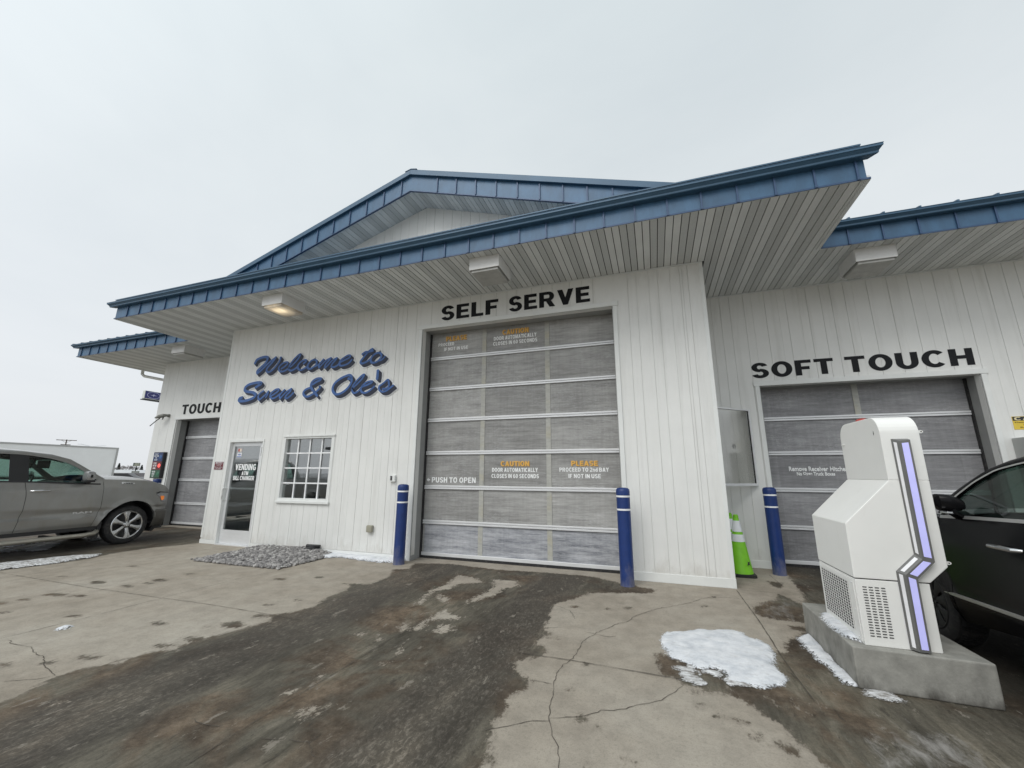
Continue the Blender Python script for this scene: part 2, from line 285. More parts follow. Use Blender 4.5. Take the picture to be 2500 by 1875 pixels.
SPOTS = [[(-7.574,4.056),(-7.534,4.01),(-7.572,3.971),(-7.669,3.96),(-7.77,3.983),(-7.813,4.029),(-7.775,4.069),(-7.675,4.08)],[(-6.977,4.067),(-6.944,4.029),(-6.97,3.999),(-7.042,3.993),(-7.119,4.014),(-7.154,4.051),(-7.128,4.083),(-7.053,4.089)],[(-6.914,4.446),(-6.887,4.401),(-6.933,4.36),(-7.027,4.349),(-7.115,4.372),(-7.144,4.417),(-7.099,4.459),(-7.003,4.47)],[(-4.967,3.269),(-4.947,3.236),(-4.979,3.207),(-5.047,3.2),(-5.111,3.216),(-5.133,3.249),(-5.1,3.279),(-5.031,3.287)],[(-4.146,3.511),(-4.123,3.453),(-4.179,3.405),(-4.284,3.394),(-4.38,3.426),(-4.407,3.484),(-4.351,3.535),(-4.241,3.545)],[(-4.162,3.107),(-4.142,3.066),(-4.184,3.03),(-4.266,3.02),(-4.342,3.042),(-4.365,3.084),(-4.322,3.121),(-4.237,3.13)],[(-4.311,2.903),(-4.298,2.877),(-4.329,2.853),(-4.386,2.845),(-4.437,2.857),(-4.451,2.883),(-4.42,2.908),(-4.362,2.916)],[(-6.111,3.081),(-6.092,3.062),(-6.111,3.043),(-6.158,3.038),(-6.205,3.047),(-6.223,3.067),(-6.205,3.085),(-6.157,3.091)],[(-5.106,2.21),(-5.074,2.187),(-5.089,2.167),(-5.143,2.162),(-5.205,2.174),(-5.238,2.197),(-5.224,2.217),(-5.169,2.222)],[(-7.304,3.519),(-7.283,3.477),(-7.348,3.432),(-7.466,3.41),(-7.568,3.421),(-7.591,3.462),(-7.525,3.508),(-7.405,3.531)],[(-7.021,3.562),(-7.008,3.536),(-7.046,3.51),(-7.114,3.497),(-7.174,3.505),(-7.188,3.531),(-7.15,3.558),(-7.081,3.57)],[(-6.964,4.828),(-6.944,4.8),(-6.962,4.778),(-7.011,4.775),(-7.06,4.792),(-7.082,4.821),(-7.063,4.843),(-7.014,4.846)],[(-8.413,4.871),(-8.39,4.848),(-8.404,4.83),(-8.446,4.827),(-8.493,4.841),(-8.516,4.864),(-8.502,4.883),(-8.459,4.886)],[(-8.538,4.065),(-8.522,4.046),(-8.544,4.027),(-8.594,4.019),(-8.64,4.027),(-8.657,4.046),(-8.634,4.066),(-8.585,4.073)],[(-4.308,4.385),(-4.296,4.361),(-4.31,4.344),(-4.341,4.344),(-4.373,4.361),(-4.385,4.386),(-4.372,4.403),(-4.339,4.402)],[(-4.355,2.575),(-4.352,2.566),(-4.368,2.556),(-4.393,2.551),(-4.414,2.554),(-4.417,2.564),(-4.402,2.574),(-4.376,2.579)],[(-4.817,2.343),(-4.805,2.327),(-4.823,2.312),(-4.864,2.306),(-4.903,2.312),(-4.916,2.327),(-4.897,2.343),(-4.856,2.349)],[(-4.598,2.533),(-4.593,2.508),(-4.641,2.48),(-4.716,2.464),(-4.775,2.469),(-4.781,2.494),(-4.732,2.523),(-4.656,2.539)],[(-7.515,3.07),(-7.48,3.045),(-7.494,3.024),(-7.551,3.019),(-7.618,3.032),(-7.655,3.056),(-7.641,3.078),(-7.582,3.083)],[(-4.169,3.804),(-4.162,3.771),(-4.203,3.741),(-4.269,3.732),(-4.322,3.748),(-4.33,3.782),(-4.289,3.813),(-4.222,3.821)],[(-5.341,5.09),(-5.333,5.053),(-5.372,5.02),(-5.44,5.013),(-5.495,5.033),(-5.505,5.07),(-5.465,5.103),(-5.397,5.111)],[(-4.911,5.37),(-4.897,5.333),(-4.921,5.306),(-4.97,5.306),(-5.016,5.331),(-5.031,5.368),(-5.007,5.395),(-4.957,5.395)],[(-4.481,4.109),(-4.473,4.091),(-4.487,4.076),(-4.516,4.075),(-4.543,4.086),(-4.551,4.104),(-4.537,4.119),(-4.507,4.12)],[(-6.904,4.261),(-6.891,4.236),(-6.92,4.213),(-6.976,4.205),(-7.026,4.216),(-7.04,4.241),(-7.011,4.265),(-6.954,4.273)],[(-7.445,3.238),(-7.434,3.219),(-7.465,3.198),(-7.522,3.187),(-7.571,3.191),(-7.583,3.21),(-7.551,3.231),(-7.494,3.243)],[(-7.014,2.894),(-7.001,2.88),(-7.02,2.865),(-7.06,2.859),(-7.099,2.863),(-7.112,2.877),(-7.093,2.892),(-7.052,2.899)],[(-4.436,3.361),(-4.427,3.348),(-4.433,3.34),(-4.452,3.339),(-4.472,3.348),(-4.481,3.36),(-4.475,3.369),(-4.456,3.369)],[(-0.379,5.481),(-0.389,5.447),(-0.414,5.425),(-0.441,5.428),(-0.454,5.454),(-0.445,5.488),(-0.419,5.511),(-0.392,5.507)],[(-0.978,5.32),(-0.983,5.292),(-1.003,5.274),(-1.027,5.276),(-1.041,5.297),(-1.036,5.325),(-1.016,5.344),(-0.992,5.341)],[(-0.617,5.379),(-0.62,5.358),(-0.631,5.345),(-0.643,5.349),(-0.651,5.367),(-0.648,5.388),(-0.637,5.401),(-0.624,5.397)],[(0.213,3.66),(0.202,3.63),(0.181,3.611),(0.163,3.616),(0.157,3.64),(0.167,3.671),(0.188,3.691),(0.207,3.686)],[(0.205,3.486),(0.198,3.47),(0.186,3.459),(0.174,3.461),(0.171,3.473),(0.177,3.49),(0.189,3.5),(0.201,3.498)],[(-0.544,3.05),(-0.547,3.025),(-0.562,3.009),(-0.579,3.013),(-0.59,3.034),(-0.587,3.06),(-0.573,3.075),(-0.555,3.071)],[(0.303,3.376),(0.298,3.364),(0.288,3.357),(0.278,3.357),(0.275,3.366),(0.281,3.377),(0.291,3.385),(0.3,3.384)],[(0.435,3.357),(0.427,3.342),(0.413,3.332),(0.402,3.333),(0.398,3.344),(0.406,3.359),(0.42,3.369),(0.431,3.368)],[(-0.435,2.984),(-0.437,2.973),(-0.444,2.966),(-0.452,2.967),(-0.457,2.976),(-0.455,2.987),(-0.447,2.993),(-0.439,2.992)],[(-0.439,2.616),(-0.441,2.609),(-0.447,2.604),(-0.454,2.604),(-0.458,2.61),(-0.456,2.617),(-0.45,2.622),(-0.443,2.621)],[(-0.231,2.712),(-0.234,2.704),(-0.244,2.698),(-0.253,2.698),(-0.258,2.703),(-0.254,2.71),(-0.245,2.717),(-0.235,2.717)],[(-0.951,2.468),(-0.951,2.459),(-0.957,2.454),(-0.965,2.455),(-0.971,2.461),(-0.971,2.47),(-0.966,2.476),(-0.957,2.475)],[(-0.716,3.374),(-0.716,3.364),(-0.721,3.358),(-0.727,3.36),(-0.731,3.369),(-0.731,3.379),(-0.726,3.385),(-0.72,3.383)],[(-0.639,3.808),(-0.64,3.798),(-0.646,3.791),(-0.652,3.793),(-0.657,3.802),(-0.655,3.812),(-0.65,3.818),(-0.643,3.816)],[(-0.986,4.285),(-0.987,4.267),(-0.998,4.256),(-1.011,4.259),(-1.02,4.272),(-1.018,4.29),(-1.008,4.301),(-0.994,4.298)],[(0.21,3.487),(0.204,3.472),(0.191,3.462),(0.179,3.463),(0.175,3.474),(0.181,3.489),(0.194,3.499),(0.206,3.498)],[(0.306,3.371),(0.299,3.357),(0.287,3.348),(0.276,3.349),(0.272,3.359),(0.279,3.373),(0.291,3.382),(0.302,3.381)],[(0.438,3.357),(0.429,3.341),(0.413,3.33),(0.399,3.33),(0.395,3.342),(0.404,3.358),(0.42,3.37),(0.434,3.369)],[(0.392,3.363),(0.387,3.354),(0.378,3.348),(0.369,3.348),(0.367,3.354),(0.372,3.363),(0.381,3.37),(0.39,3.37)],[(0.51,3.224),(0.501,3.208),(0.486,3.197),(0.473,3.197),(0.469,3.209),(0.478,3.225),(0.494,3.236),(0.507,3.235)],[(0.592,3.174),(0.586,3.164),(0.576,3.157),(0.567,3.158),(0.565,3.165),(0.572,3.175),(0.582,3.182),(0.59,3.182)],[(0.661,3.136),(0.645,3.111),(0.617,3.093),(0.594,3.093),(0.588,3.11),(0.604,3.135),(0.633,3.154),(0.656,3.154)],[(0.498,5.877),(0.486,5.848),(0.463,5.829),(0.443,5.832),(0.436,5.855),(0.448,5.884),(0.471,5.904),(0.491,5.9)],[(0.633,6.33),(0.623,6.297),(0.606,6.278),(0.592,6.285),(0.589,6.313),(0.599,6.347),(0.616,6.366),(0.63,6.358)]]
STAIN_LIGHT = [[(-6.654,3.505),(-6.675,3.664),(-6.479,3.736),(-6.36,3.654),(-6.421,3.535)]]
CRACKS = [[(-0.586,2.5),(-0.596,2.539),(-0.615,2.612),(-0.644,2.702),(-0.668,2.747),(-0.693,2.793),(-0.714,2.844),(-0.736,2.896),(-0.755,2.942),(-0.778,3.057),(-0.796,3.172),(-0.829,3.319),(-0.846,3.4),(-0.855,3.487),(-0.866,3.579),(-0.859,3.683),(-0.852,3.756),(-0.811,3.864),(-0.794,3.987),(-0.783,4.16),(-0.782,4.25),(-0.761,4.337),(-0.682,4.53),(-0.576,4.728),(-0.478,4.907),(-0.388,4.999),(-0.339,5.173),(-0.263,5.299),(-0.144,5.481),(-0.041,5.591),(0.131,5.765),(0.311,5.948),(0.434,6.14),(0.559,6.288),(0.719,6.347),(0.872,6.36),(0.932,6.34)],[(-1.119,2.689),(-1.072,2.726),(-1.024,2.763),(-0.987,2.796),(-0.936,2.829),(-0.889,2.873),(-0.823,2.903),(-0.753,2.936)],[(-0.753,2.965),(-0.653,3.011),(-0.575,3.05),(-0.521,3.092),(-0.445,3.165),(-0.375,3.201),(-0.294,3.242),(-0.225,3.327),(-0.153,3.373),(-0.067,3.446),(-0.028,3.512),(0.011,3.58),(0.052,3.65),(0.102,3.734)],[(-1.007,3.402),(-0.934,3.406),(-0.846,3.4)],[(-1.269,5.251),(-1.198,5.239),(-1.114,5.161),(-1.054,5.133),(-0.975,5.005),(-0.938,4.859)],[(-1.191,4.504),(-1.098,4.527),(-1.012,4.58)],[(-0.795,4.541),(-0.661,4.512),(-0.549,4.477),(-0.465,4.523)],[(-5.862,2.476),(-5.718,2.446),(-5.629,2.447),(-5.553,2.453),(-5.477,2.459),(-5.382,2.45),(-5.293,2.42),(-5.169,2.393),(-5.104,2.401),(-5.007,2.366),(-4.898,2.313),(-4.747,2.263),(-4.634,2.238),(-4.525,2.213),(-4.584,2.145),(-4.675,2.082),(-4.777,2.024)],[(-2.906,2.173),(-2.827,2.165),(-2.757,2.174),(-2.667,2.192)],[(-2.177,2.226),(-2.104,2.225),(-2.043,2.247),(-2.0,2.218),(-1.919,2.163),(-1.887,2.158)],[(-2.347,2.184),(-2.249,2.201),(-2.177,2.226)]]
JOINTS = [[(-5.944,2.226),(-5.975,2.458),(-5.956,3.248),(-5.997,3.829),(-6.002,4.987),(-5.808,5.586)],[(-9.8,3.846),(-7.663,3.812),(-5.997,3.829)],[(-5.997,3.829),(-5.493,3.853),(-4.261,3.836),(-3.521,3.808)],[(-2.503,1.833),(-2.511,1.952),(-2.518,2.554),(-2.491,3.608)],[(-2.524,3.152),(-2.504,3.743),(-2.492,4.418)],[(-2.328,3.856),(-2.002,3.854)],[(-1.289,3.837),(-0.822,3.841),(0.113,3.804)],[(0.955,6.789),(0.961,5.504),(0.939,4.586),(0.952,3.779)],[(0.978,6.813),(1.906,6.785)],[(1.617,7.979),(1.619,7.171)]]
SNOW_PATCH = [(-0.043,4.678),(0.036,4.798),(0.253,4.951),(0.58,5.096),(0.689,5.099),(0.766,4.972),(0.851,4.887),(0.885,4.736),(0.869,4.515),(0.828,4.335),(0.847,4.217),(0.856,4.092),(0.838,4.0),(0.761,3.926),(0.669,3.882),(0.557,3.882),(0.455,3.875),(0.411,3.919),(0.413,4.009),(0.387,4.092),(0.343,4.09),(0.261,4.047),(0.218,4.059),(0.121,4.138),(0.064,4.178),(0.001,4.281),(-0.041,4.4),(-0.058,4.538)]
SNOW_DEBRIS = [[(0.084,3.997),(0.167,4.054),(0.258,4.019),(0.398,4.096),(0.397,3.964),(0.339,3.969),(0.255,3.991),(0.185,3.926),(0.227,3.804),(0.139,3.821),(0.112,3.9)],[(0.418,3.934),(0.533,3.891),(0.653,3.876),(0.527,3.853),(0.427,3.852)]]
SNOW_ISLAND = [(1.209,5.053),(1.355,5.257),(1.394,5.026),(1.371,4.588),(1.372,4.419),(1.341,4.129),(1.266,4.177),(1.235,4.369),(1.2,4.586),(1.2,4.813)]
SNOW_ISLAND2 = [(1.349,4.124),(1.475,4.17),(1.515,4.117),(1.541,4.01),(1.436,3.972),(1.356,4.006)]
SNOW_BIT = [(-5.803,2.771),(-5.855,2.849),(-5.809,2.899),(-5.759,2.884),(-5.719,2.817),(-5.755,2.757)]
SNOW_LEFT = [[(-9.712,3.617),(-10.478,3.879),(-10.757,4.192),(-10.672,4.359),(-10.592,4.602),(-10.505,4.911),(-10.312,5.156),(-10.248,5.36),(-10.024,5.172),(-9.984,4.856),(-9.912,4.533),(-9.964,4.193),(-10.032,3.93)],[(-12.299,5.071),(-12.499,5.285),(-12.61,5.448),(-12.51,5.7),(-11.812,5.257),(-11.693,5.029),(-11.946,4.977)],[(-12.984,5.0),(-13.39,5.147),(-13.579,5.569),(-13.676,6.015),(-13.296,6.163),(-13.092,5.874),(-13.001,5.403),(-12.955,5.211)],[(-12.127,4.689),(-12.48,4.817),(-12.556,4.972),(-12.13,4.951),(-11.95,4.757)],[(-12.726,6.321),(-12.788,6.555),(-12.337,6.348),(-12.323,6.172)]]
SNOW_TOP = [(1.394,4.917),(1.485,4.928),(1.525,4.753),(1.44,4.198),(1.35,4.29),(1.328,4.526),(1.338,4.725)]
GRAVEL = [(-7.912,5.519),(-7.375,5.5),(-5.985,5.548),(-5.936,6.399),(-6.135,6.894),(-6.69,7.065),(-8.086,6.902),(-7.861,6.059)]
SCRIPT = [(0.08,[(-8.911,4.127),(-8.871,4.197),(-8.759,4.238),(-8.62,4.253),(-8.533,4.232),(-8.527,4.167),(-8.588,4.081),(-8.702,3.999),(-8.795,3.924),(-8.784,3.869)]),(0.062,[(-8.778,3.868),(-8.687,3.916),(-8.554,4.023),(-8.41,4.129),(-8.269,4.212)]),(0.061,[(-8.269,4.212),(-8.299,4.156),(-8.397,4.055),(-8.486,3.972),(-8.502,3.901),(-8.432,3.864),(-8.324,3.905),(-8.215,4.004),(-8.14,4.097),(-8.111,4.193)]),(0.052,[(-8.041,3.918),(-7.948,3.964),(-7.879,4.021),(-7.885,4.061),(-7.964,4.064),(-8.049,4.031),(-8.118,3.969),(-8.124,3.907),(-8.064,3.853),(-7.952,3.853),(-7.827,3.905)]),(0.056,[(-7.826,3.901),(-7.707,3.988),(-7.582,4.101),(-7.52,4.202),(-7.55,4.218),(-7.626,4.172),(-7.732,4.079),(-7.805,3.979),(-7.813,3.891),(-7.75,3.846),(-7.645,3.873),(-7.555,3.927)]),(0.055,[(-7.39,3.988),(-7.327,4.035),(-7.354,4.068),(-7.433,4.058),(-7.522,3.999),(-7.561,3.932),(-7.524,3.868),(-7.454,3.836),(-7.361,3.864),(-7.261,3.916)]),(0.054,[(-7.09,4.058),(-7.182,4.031),(-7.257,3.959),(-7.268,3.891),(-7.208,3.843),(-7.116,3.865),(-7.03,3.932),(-7.02,4.008),(-7.09,4.058)]),(0.044,[(-7.045,3.89),(-6.985,3.911),(-6.936,3.932)]),(0.053,[(-6.834,4.031),(-6.88,3.988),(-6.944,3.924),(-6.929,3.854)]),(0.048,[(-6.924,3.854),(-6.86,3.917),(-6.757,4.003),(-6.64,4.048)]),(0.053,[(-6.629,4.047),(-6.674,3.995),(-6.756,3.917),(-6.774,3.859),(-6.755,3.832)]),(0.048,[(-6.755,3.832),(-6.681,3.894),(-6.581,3.987),(-6.465,4.037)]),(0.052,[(-6.464,4.032),(-6.498,3.98),(-6.571,3.91),(-6.589,3.852),(-6.53,3.83),(-6.452,3.849),(-6.368,3.901)]),(0.049,[(-6.341,3.933),(-6.245,3.966),(-6.121,4.01),(-6.101,4.05),(-6.158,4.068),(-6.262,4.027),(-6.356,3.968),(-6.383,3.902),(-6.341,3.848),(-6.242,3.849),(-6.136,3.881),(-6.056,3.95)]),(0.056,[(-5.536,4.151),(-5.6,4.124),(-5.67,4.064),(-5.757,3.973),(-5.816,3.896),(-5.792,3.852),(-5.716,3.858),(-5.624,3.891),(-5.553,3.938)]),(0.054,[(-5.785,4.059),(-5.712,4.097),(-5.607,4.096),(-5.522,4.108)]),(0.055,[(-5.348,4.055),(-5.44,4.039),(-5.529,3.977),(-5.554,3.897),(-5.516,3.845),(-5.413,3.848),(-5.317,3.917),(-5.291,3.996),(-5.348,4.055)]),(0.039,[(-5.368,3.869),(-5.277,3.885),(-5.2,3.955)]),(0.08,[(-8.767,3.521),(-8.681,3.565),(-8.611,3.596),(-8.647,3.63),(-8.753,3.633),(-8.893,3.624),(-9.03,3.593),(-9.109,3.534),(-9.108,3.471),(-9.023,3.434),(-8.851,3.406),(-8.746,3.351),(-8.759,3.298),(-8.845,3.254),(-9.003,3.219),(-9.158,3.213),(-9.253,3.236),(-9.238,3.28),(-9.169,3.299)]),(0.057,[(-8.514,3.416),(-8.567,3.393),(-8.638,3.335),(-8.642,3.265),(-8.597,3.21)]),(0.051,[(-8.597,3.21),(-8.519,3.258),(-8.418,3.331),(-8.356,3.402)]),(0.043,[(-8.355,3.398),(-8.36,3.328),(-8.405,3.261)]),(0.053,[(-8.239,3.286),(-8.124,3.34),(-8.039,3.396),(-8.057,3.436),(-8.15,3.42),(-8.251,3.357),(-8.279,3.288),(-8.216,3.224),(-8.107,3.24),(-7.996,3.307)]),(0.052,[(-7.868,3.403),(-7.936,3.346),(-7.99,3.272),(-7.957,3.21)]),(0.048,[(-7.957,3.21),(-7.881,3.283),(-7.784,3.363),(-7.672,3.416)]),(0.054,[(-7.667,3.416),(-7.684,3.357),(-7.771,3.285),(-7.811,3.227),(-7.768,3.199),(-7.677,3.241),(-7.591,3.313)]),(0.062,[(-7.052,3.479),(-6.967,3.521),(-6.856,3.56),(-6.848,3.597),(-6.965,3.6),(-7.075,3.544),(-7.109,3.462),(-7.064,3.374),(-6.988,3.296),(-6.898,3.213)]),(0.062,[(-7.095,3.408),(-7.222,3.379),(-7.298,3.315),(-7.267,3.24),(-7.17,3.208),(-7.045,3.248),(-6.925,3.313),(-6.839,3.391),(-6.855,3.413)]),(0.066,[(-6.004,3.551),(-6.06,3.612),(-6.145,3.608),(-6.299,3.557),(-6.438,3.469),(-6.493,3.359),(-6.456,3.264),(-6.369,3.213),(-6.224,3.24),(-6.078,3.342),(-6.006,3.459),(-6.013,3.521),(-6.088,3.537)]),(0.051,[(-5.977,3.306),(-5.844,3.408),(-5.725,3.521),(-5.691,3.594),(-5.738,3.587),(-5.853,3.494),(-5.955,3.375),(-5.967,3.275),(-5.919,3.212),(-5.814,3.24),(-5.75,3.301)]),(0.051,[(-5.706,3.338),(-5.58,3.37),(-5.479,3.408),(-5.476,3.438),(-5.587,3.435),(-5.697,3.368),(-5.743,3.291),(-5.706,3.219),(-5.61,3.203),(-5.498,3.251),(-5.412,3.319)]),(0.076,[(-5.349,3.651),(-5.353,3.489)]),(0.049,[(-5.286,3.321),(-5.178,3.383),(-5.092,3.445),(-5.06,3.394),(-5.052,3.306),(-5.11,3.261),(-5.189,3.256)]),(0.049,[(-5.294,3.287),(-5.267,3.231),(-5.184,3.197),(-5.085,3.22),(-4.947,3.313)])]
SUN_E, SKY_E, EXPO = 1.2, .86, 0.14
# ------------------------------------------------------------------ ground
def sdf(px, py, poly):
    P = np.array(poly, float); n = len(P); d = np.full(px.shape, 1e9); ins = np.zeros(px.shape, bool)
    for i in range(n):
        a = P[i]; b = P[(i + 1) % n]; e = b - a; wx = px - a[0]; wy = py - a[1]
        t = np.clip((wx * e[0] + wy * e[1]) / max(e @ e, 1e-12), 0, 1)
        d = np.minimum(d, (wx - e[0] * t) ** 2 + (wy - e[1] * t) ** 2)
        c = ((a[1] <= py) & (b[1] > py)) | ((b[1] <= py) & (a[1] > py))
        with np.errstate(divide='ignore', invalid='ignore'):
            xi = a[0] + (py - a[1]) / (b[1] - a[1] + 1e-15) * e[0]
        ins ^= c & (px < xi)
    return np.where(ins, 1, -1) * np.sqrt(d)
def axis(lo, f0, f1, hi, st):
    return np.concatenate([np.linspace(lo, f0, 14)[:-1], np.arange(f0, f1, st), np.linspace(f1, hi, 8)])
gx = axis(-60, -15.5, 4.5, 30, .045); gy = axis(-25, -.2, 9.3, 60, .045)
GX, GY = np.meshgrid(gx, gy, indexing='ij')
wet = sdf(GX, GY, WET_MAIN)
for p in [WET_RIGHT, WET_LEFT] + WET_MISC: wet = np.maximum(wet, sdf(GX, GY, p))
dryp = np.full(GX.shape, -.4)
for p in DRY: dryp = np.maximum(dryp, sdf(GX, GY, p))
for p in SPOTS: wet = np.maximum(wet, sdf(GX, GY, p))
wet = np.clip(wet, -.4, .4)
frost = np.clip(sdf(GX, GY, FROST), -.4, .4)
icy = np.clip(sdf(GX, GY, WET_MISC[0]), -.4, .4)
nx, ny = GX.shape
me = bpy.data.meshes.new('concrete_yard')
co = np.stack([GX, GY, np.zeros_like(GX)], -1).reshape(-1, 3)
idx = np.arange(nx * ny).reshape(nx, ny)
F = np.stack([idx[:-1, :-1], idx[1:, :-1], idx[1:, 1:], idx[:-1, 1:]], -1).reshape(-1, 4)
me.from_pydata(co.tolist(), [], F.tolist())
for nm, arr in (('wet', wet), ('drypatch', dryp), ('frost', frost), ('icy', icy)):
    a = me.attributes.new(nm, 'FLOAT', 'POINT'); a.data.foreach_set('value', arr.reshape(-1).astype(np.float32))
yard = bpy.data.objects.new('concrete_yard', me); C.objects.link(yard); yard['kind'] = 'structure'

m, t, b = nt('yard_concrete')
P = geo(t); at = lambda n: node(t, 'ShaderNodeAttribute', attribute_name=n).outputs['Fac']
big = noise(t, P, .55, 4, .6); mid = noise(t, P, 5, 5, .65); fine = noise(t, P, 110, 3, .7); grain = noise(t, P, 38, 4, .7)
dry = ramp(t, big, [(.3, (.30, .262, .212)), (.5, (.375, .336, .280)), (.7, (.42, .387, .33))])
dry = mix(t, .55, dry, ramp(t, mid, [(.3, (.62, .62, .62)), (.6, (1, 1, 1)), (.75, (1.0, 1.0, 1.0))]), 'MULTIPLY')
dry = mix(t, .8, dry, ramp(t, grain, [(.25, .72), (.5, 1.0), (.75, 1.0)]), 'MULTIPLY')
dry = mix(t, .5, dry, ramp(t, fine, [(.3, .55), (.5, .95), (.7, 1.0)]), 'MULTIPLY')
# soft elongated smears along the driving direction
sm = noise(t, geo(t, (2.2, .75, 1)), 1.5, 7, .68, .4)
dry = mix(t, ramp(t, sm, [(.54, 0), (.74, .30)]), dry, (.23, .20, .167))
sm2 = noise(t, geo(t, (1.6, .6, 1)), 2.4, 7, .68, .3)
dry = mix(t, ramp(t, sm2, [(.54, 0), (.76, .28)]), dry, (.50, .465, .40))
# wet tones
st = noise(t, geo(t, (9, 1.6, 1)), 1.7, 7, .7, .6)
st2 = noise(t, geo(t, (15, 6.5, 1)), 2.4, 7, .75, .8)
w1 = noise(t, P, 1.3, 4, .6, .5)
brown = ramp(t, noise(t, P, 7, 7, .75), [(.3, (.046, .034, .024)), (.5, (.090, .070, .051)), (.72, (.16, .130, .10))])
grey = ramp(t, st2, [(.25, (.030, .026, .021)), (.5, (.068, .060, .050)), (.62, (.15, .135, .116)), (.8, (.25, .228, .198))])
green = ramp(t, st, [(.3, (.060, .055, .042)), (.7, (.155, .142, .115))])
wc = mix(t, ramp(t, w1, [(.42, 0), (.52, 1)]), brown, green)
sx = node(t, 'ShaderNodeSeparateXYZ'); t.links.new(geo(t), sx.inputs[0])
def band(c, w):
    d = math_(t, 'ABSOLUTE', math_(t, 'SUBTRACT', sx.outputs[0], c))
    return ramp(t, math_(t, 'ADD', math_(t, 'DIVIDE', d, w), math_(t, 'MULTIPLY', math_(t, 'SUBTRACT', st, .5), .9)), [(.55, 1), (1.0, 0)])
tr = mix(t, 1, band(-3.62, .55), band(-1.5, .45), 'LIGHTEN')
tr = mix(t, 1, tr, band(-11.3, .9), 'LIGHTEN')
lane = ramp(t, sx.outputs[0], [(0, 0), (1, 1)])
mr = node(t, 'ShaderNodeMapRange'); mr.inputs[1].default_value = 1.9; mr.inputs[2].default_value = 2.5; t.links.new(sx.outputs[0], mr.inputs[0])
wc = mix(t, math_(t, 'MULTIPLY', tr, .8), wc, grey)
low = noise(t, geo(t, (1.1, .5, 1)), 1.5, 3, .6, .6)
wc = mix(t, .8, wc, ramp(t, low, [(.32, (.55, .53, .51)), (.5, (1, .98, .95)), (.68, (1.75, 1.68, 1.58))]), 'MULTIPLY')
wc = mix(t, math_(t, 'MULTIPLY', mr.outputs[0], .8), wc, (.022, .020, .017))  # right lane darker: wet slab, with the car's shade painted in
wc = mix(t, .45, wc, ramp(t, grain, [(.3, .55), (.6, 1.15)]), 'MULTIPLY')
wc = mix(t, .35, wc, ramp(t, fine, [(.3, .5), (.7, 1.2)]), 'MULTIPLY')
# small dried flakes inside the wet area
fl = noise(t, geo(t, (3.0, 1.3, 1)), 2.6, 9, .74, .3)
wc = mix(t, ramp(t, fl, [(.60, 0), (.625, .55), (.66, .75)]), wc, (.24, .215, .18))
fl2 = noise(t, geo(t, (7, 3.0, 1)), 3.0, 8, .75, .5)
wc = mix(t, ramp(t, fl2, [(.60, 0), (.68, .5)]), wc, (.20, .18, .155))
fl3 = noise(t, geo(t, (6, 2.0, 1)), 2.3, 7, .75, .5)
wc = mix(t, ramp(t, fl3, [(.58, 0), (.66, .6)]), wc, (.028, .025, .021))
n1 = noise(t, geo(t, (1.6, .8, 1)), 5, 6, .7); n2 = noise(t, P, 45, 3, .6)
d = math_(t, 'ADD', at('wet'), math_(t, 'MULTIPLY', math_(t, 'SUBTRACT', n1, .5), .17))
n3 = noise(t, geo(t, (1.5, .7, 1)), 15, 6, .75)
d = math_(t, 'ADD', d, math_(t, 'MULTIPLY', math_(t, 'SUBTRACT', n3, .5), .22))
d = math_(t, 'ADD', d, math_(t, 'MULTIPLY', math_(t, 'SUBTRACT', n2, .5), .05))
dp = math_(t, 'ADD', math_(t, 'MULTIPLY', at('drypatch'), -1.0), math_(t, 'ADD', math_(t, 'MULTIPLY', math_(t, 'SUBTRACT', n3, .5), .42), math_(t, 'MULTIPLY', math_(t, 'SUBTRACT', n2, .5), .10)))
d = math_(t, 'MINIMUM', d, math_(t, 'ADD', dp, .018))
mask = ramp(t, math_(t, 'ADD', math_(t, 'MULTIPLY', d, 8), .5), [(.38, 0), (.58, 1)])
edge = ramp(t, math_(t, 'ADD', math_(t, 'MULTIPLY', d, 4), .5), [(.5, 0), (.6, 1)])
damp = ramp(t, math_(t, 'ADD', math_(t, 'MULTIPLY', d, 5), .5), [(.28, 0), (.47, .45)])
dry = mix(t, damp, dry, (.19, .165, .135))
col = mix(t, mask, dry, mix(t, edge, mix(t, .5, (.14, .118, .092), wc), wc))
# thin ice / salt bloom
fr = noise(t, geo(t, (5, 2.2, 1)), 2.6, 7, .7, .5)
fd = math_(t, 'ADD', math_(t, 'MULTIPLY', at('frost'), 1.4), math_(t, 'MULTIPLY', math_(t, 'SUBTRACT', fr, .5), 1.3))
col = mix(t, ramp(t, fd, [(0, 0), (.45, .85)]), col, (.36, .345, .325))
fd2 = math_(t, 'ADD', math_(t, 'MULTIPLY', at('icy'), 1.2), math_(t, 'MULTIPLY', math_(t, 'SUBTRACT', fr, .5), 1.6))
col = mix(t, ramp(t, fd2, [(.1, 0), (.6, .55)]), col, (.30, .31, .30))
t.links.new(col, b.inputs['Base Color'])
rg = mix(t, mask, (.92, .92, .92), ramp(t, st2, [(.3, .55), (.7, .85)]))
t.links.new(rg, b.inputs['Roughness'])
b.inputs['Specular IOR Level'].default_value = .22
h = mix(t, mask, fine, mix(t, .5, st2, fine))
bump(t, b, h, .35, .006)
me.materials.append(m)

# land beyond the yard
g = MB(); g.add([(-3000, -3000, -.05), (3000, -3000, -.05), (3000, 3000, -.05), (-3000, 3000, -.05)], [(0, 1, 2, 3)])
m, t, b = nt('winter_land')
f = noise(t, geo(t), .03, 6, .6)
t.links.new(ramp(t, f, [(.4, (.16, .155, .15)), (.5, (.42, .42, .43)), (.6, (.62, .63, .65))]), b.inputs['Base Color']); b.inputs['Roughness'].default_value = .9
tag(g.build('ground', m), kind='structure')

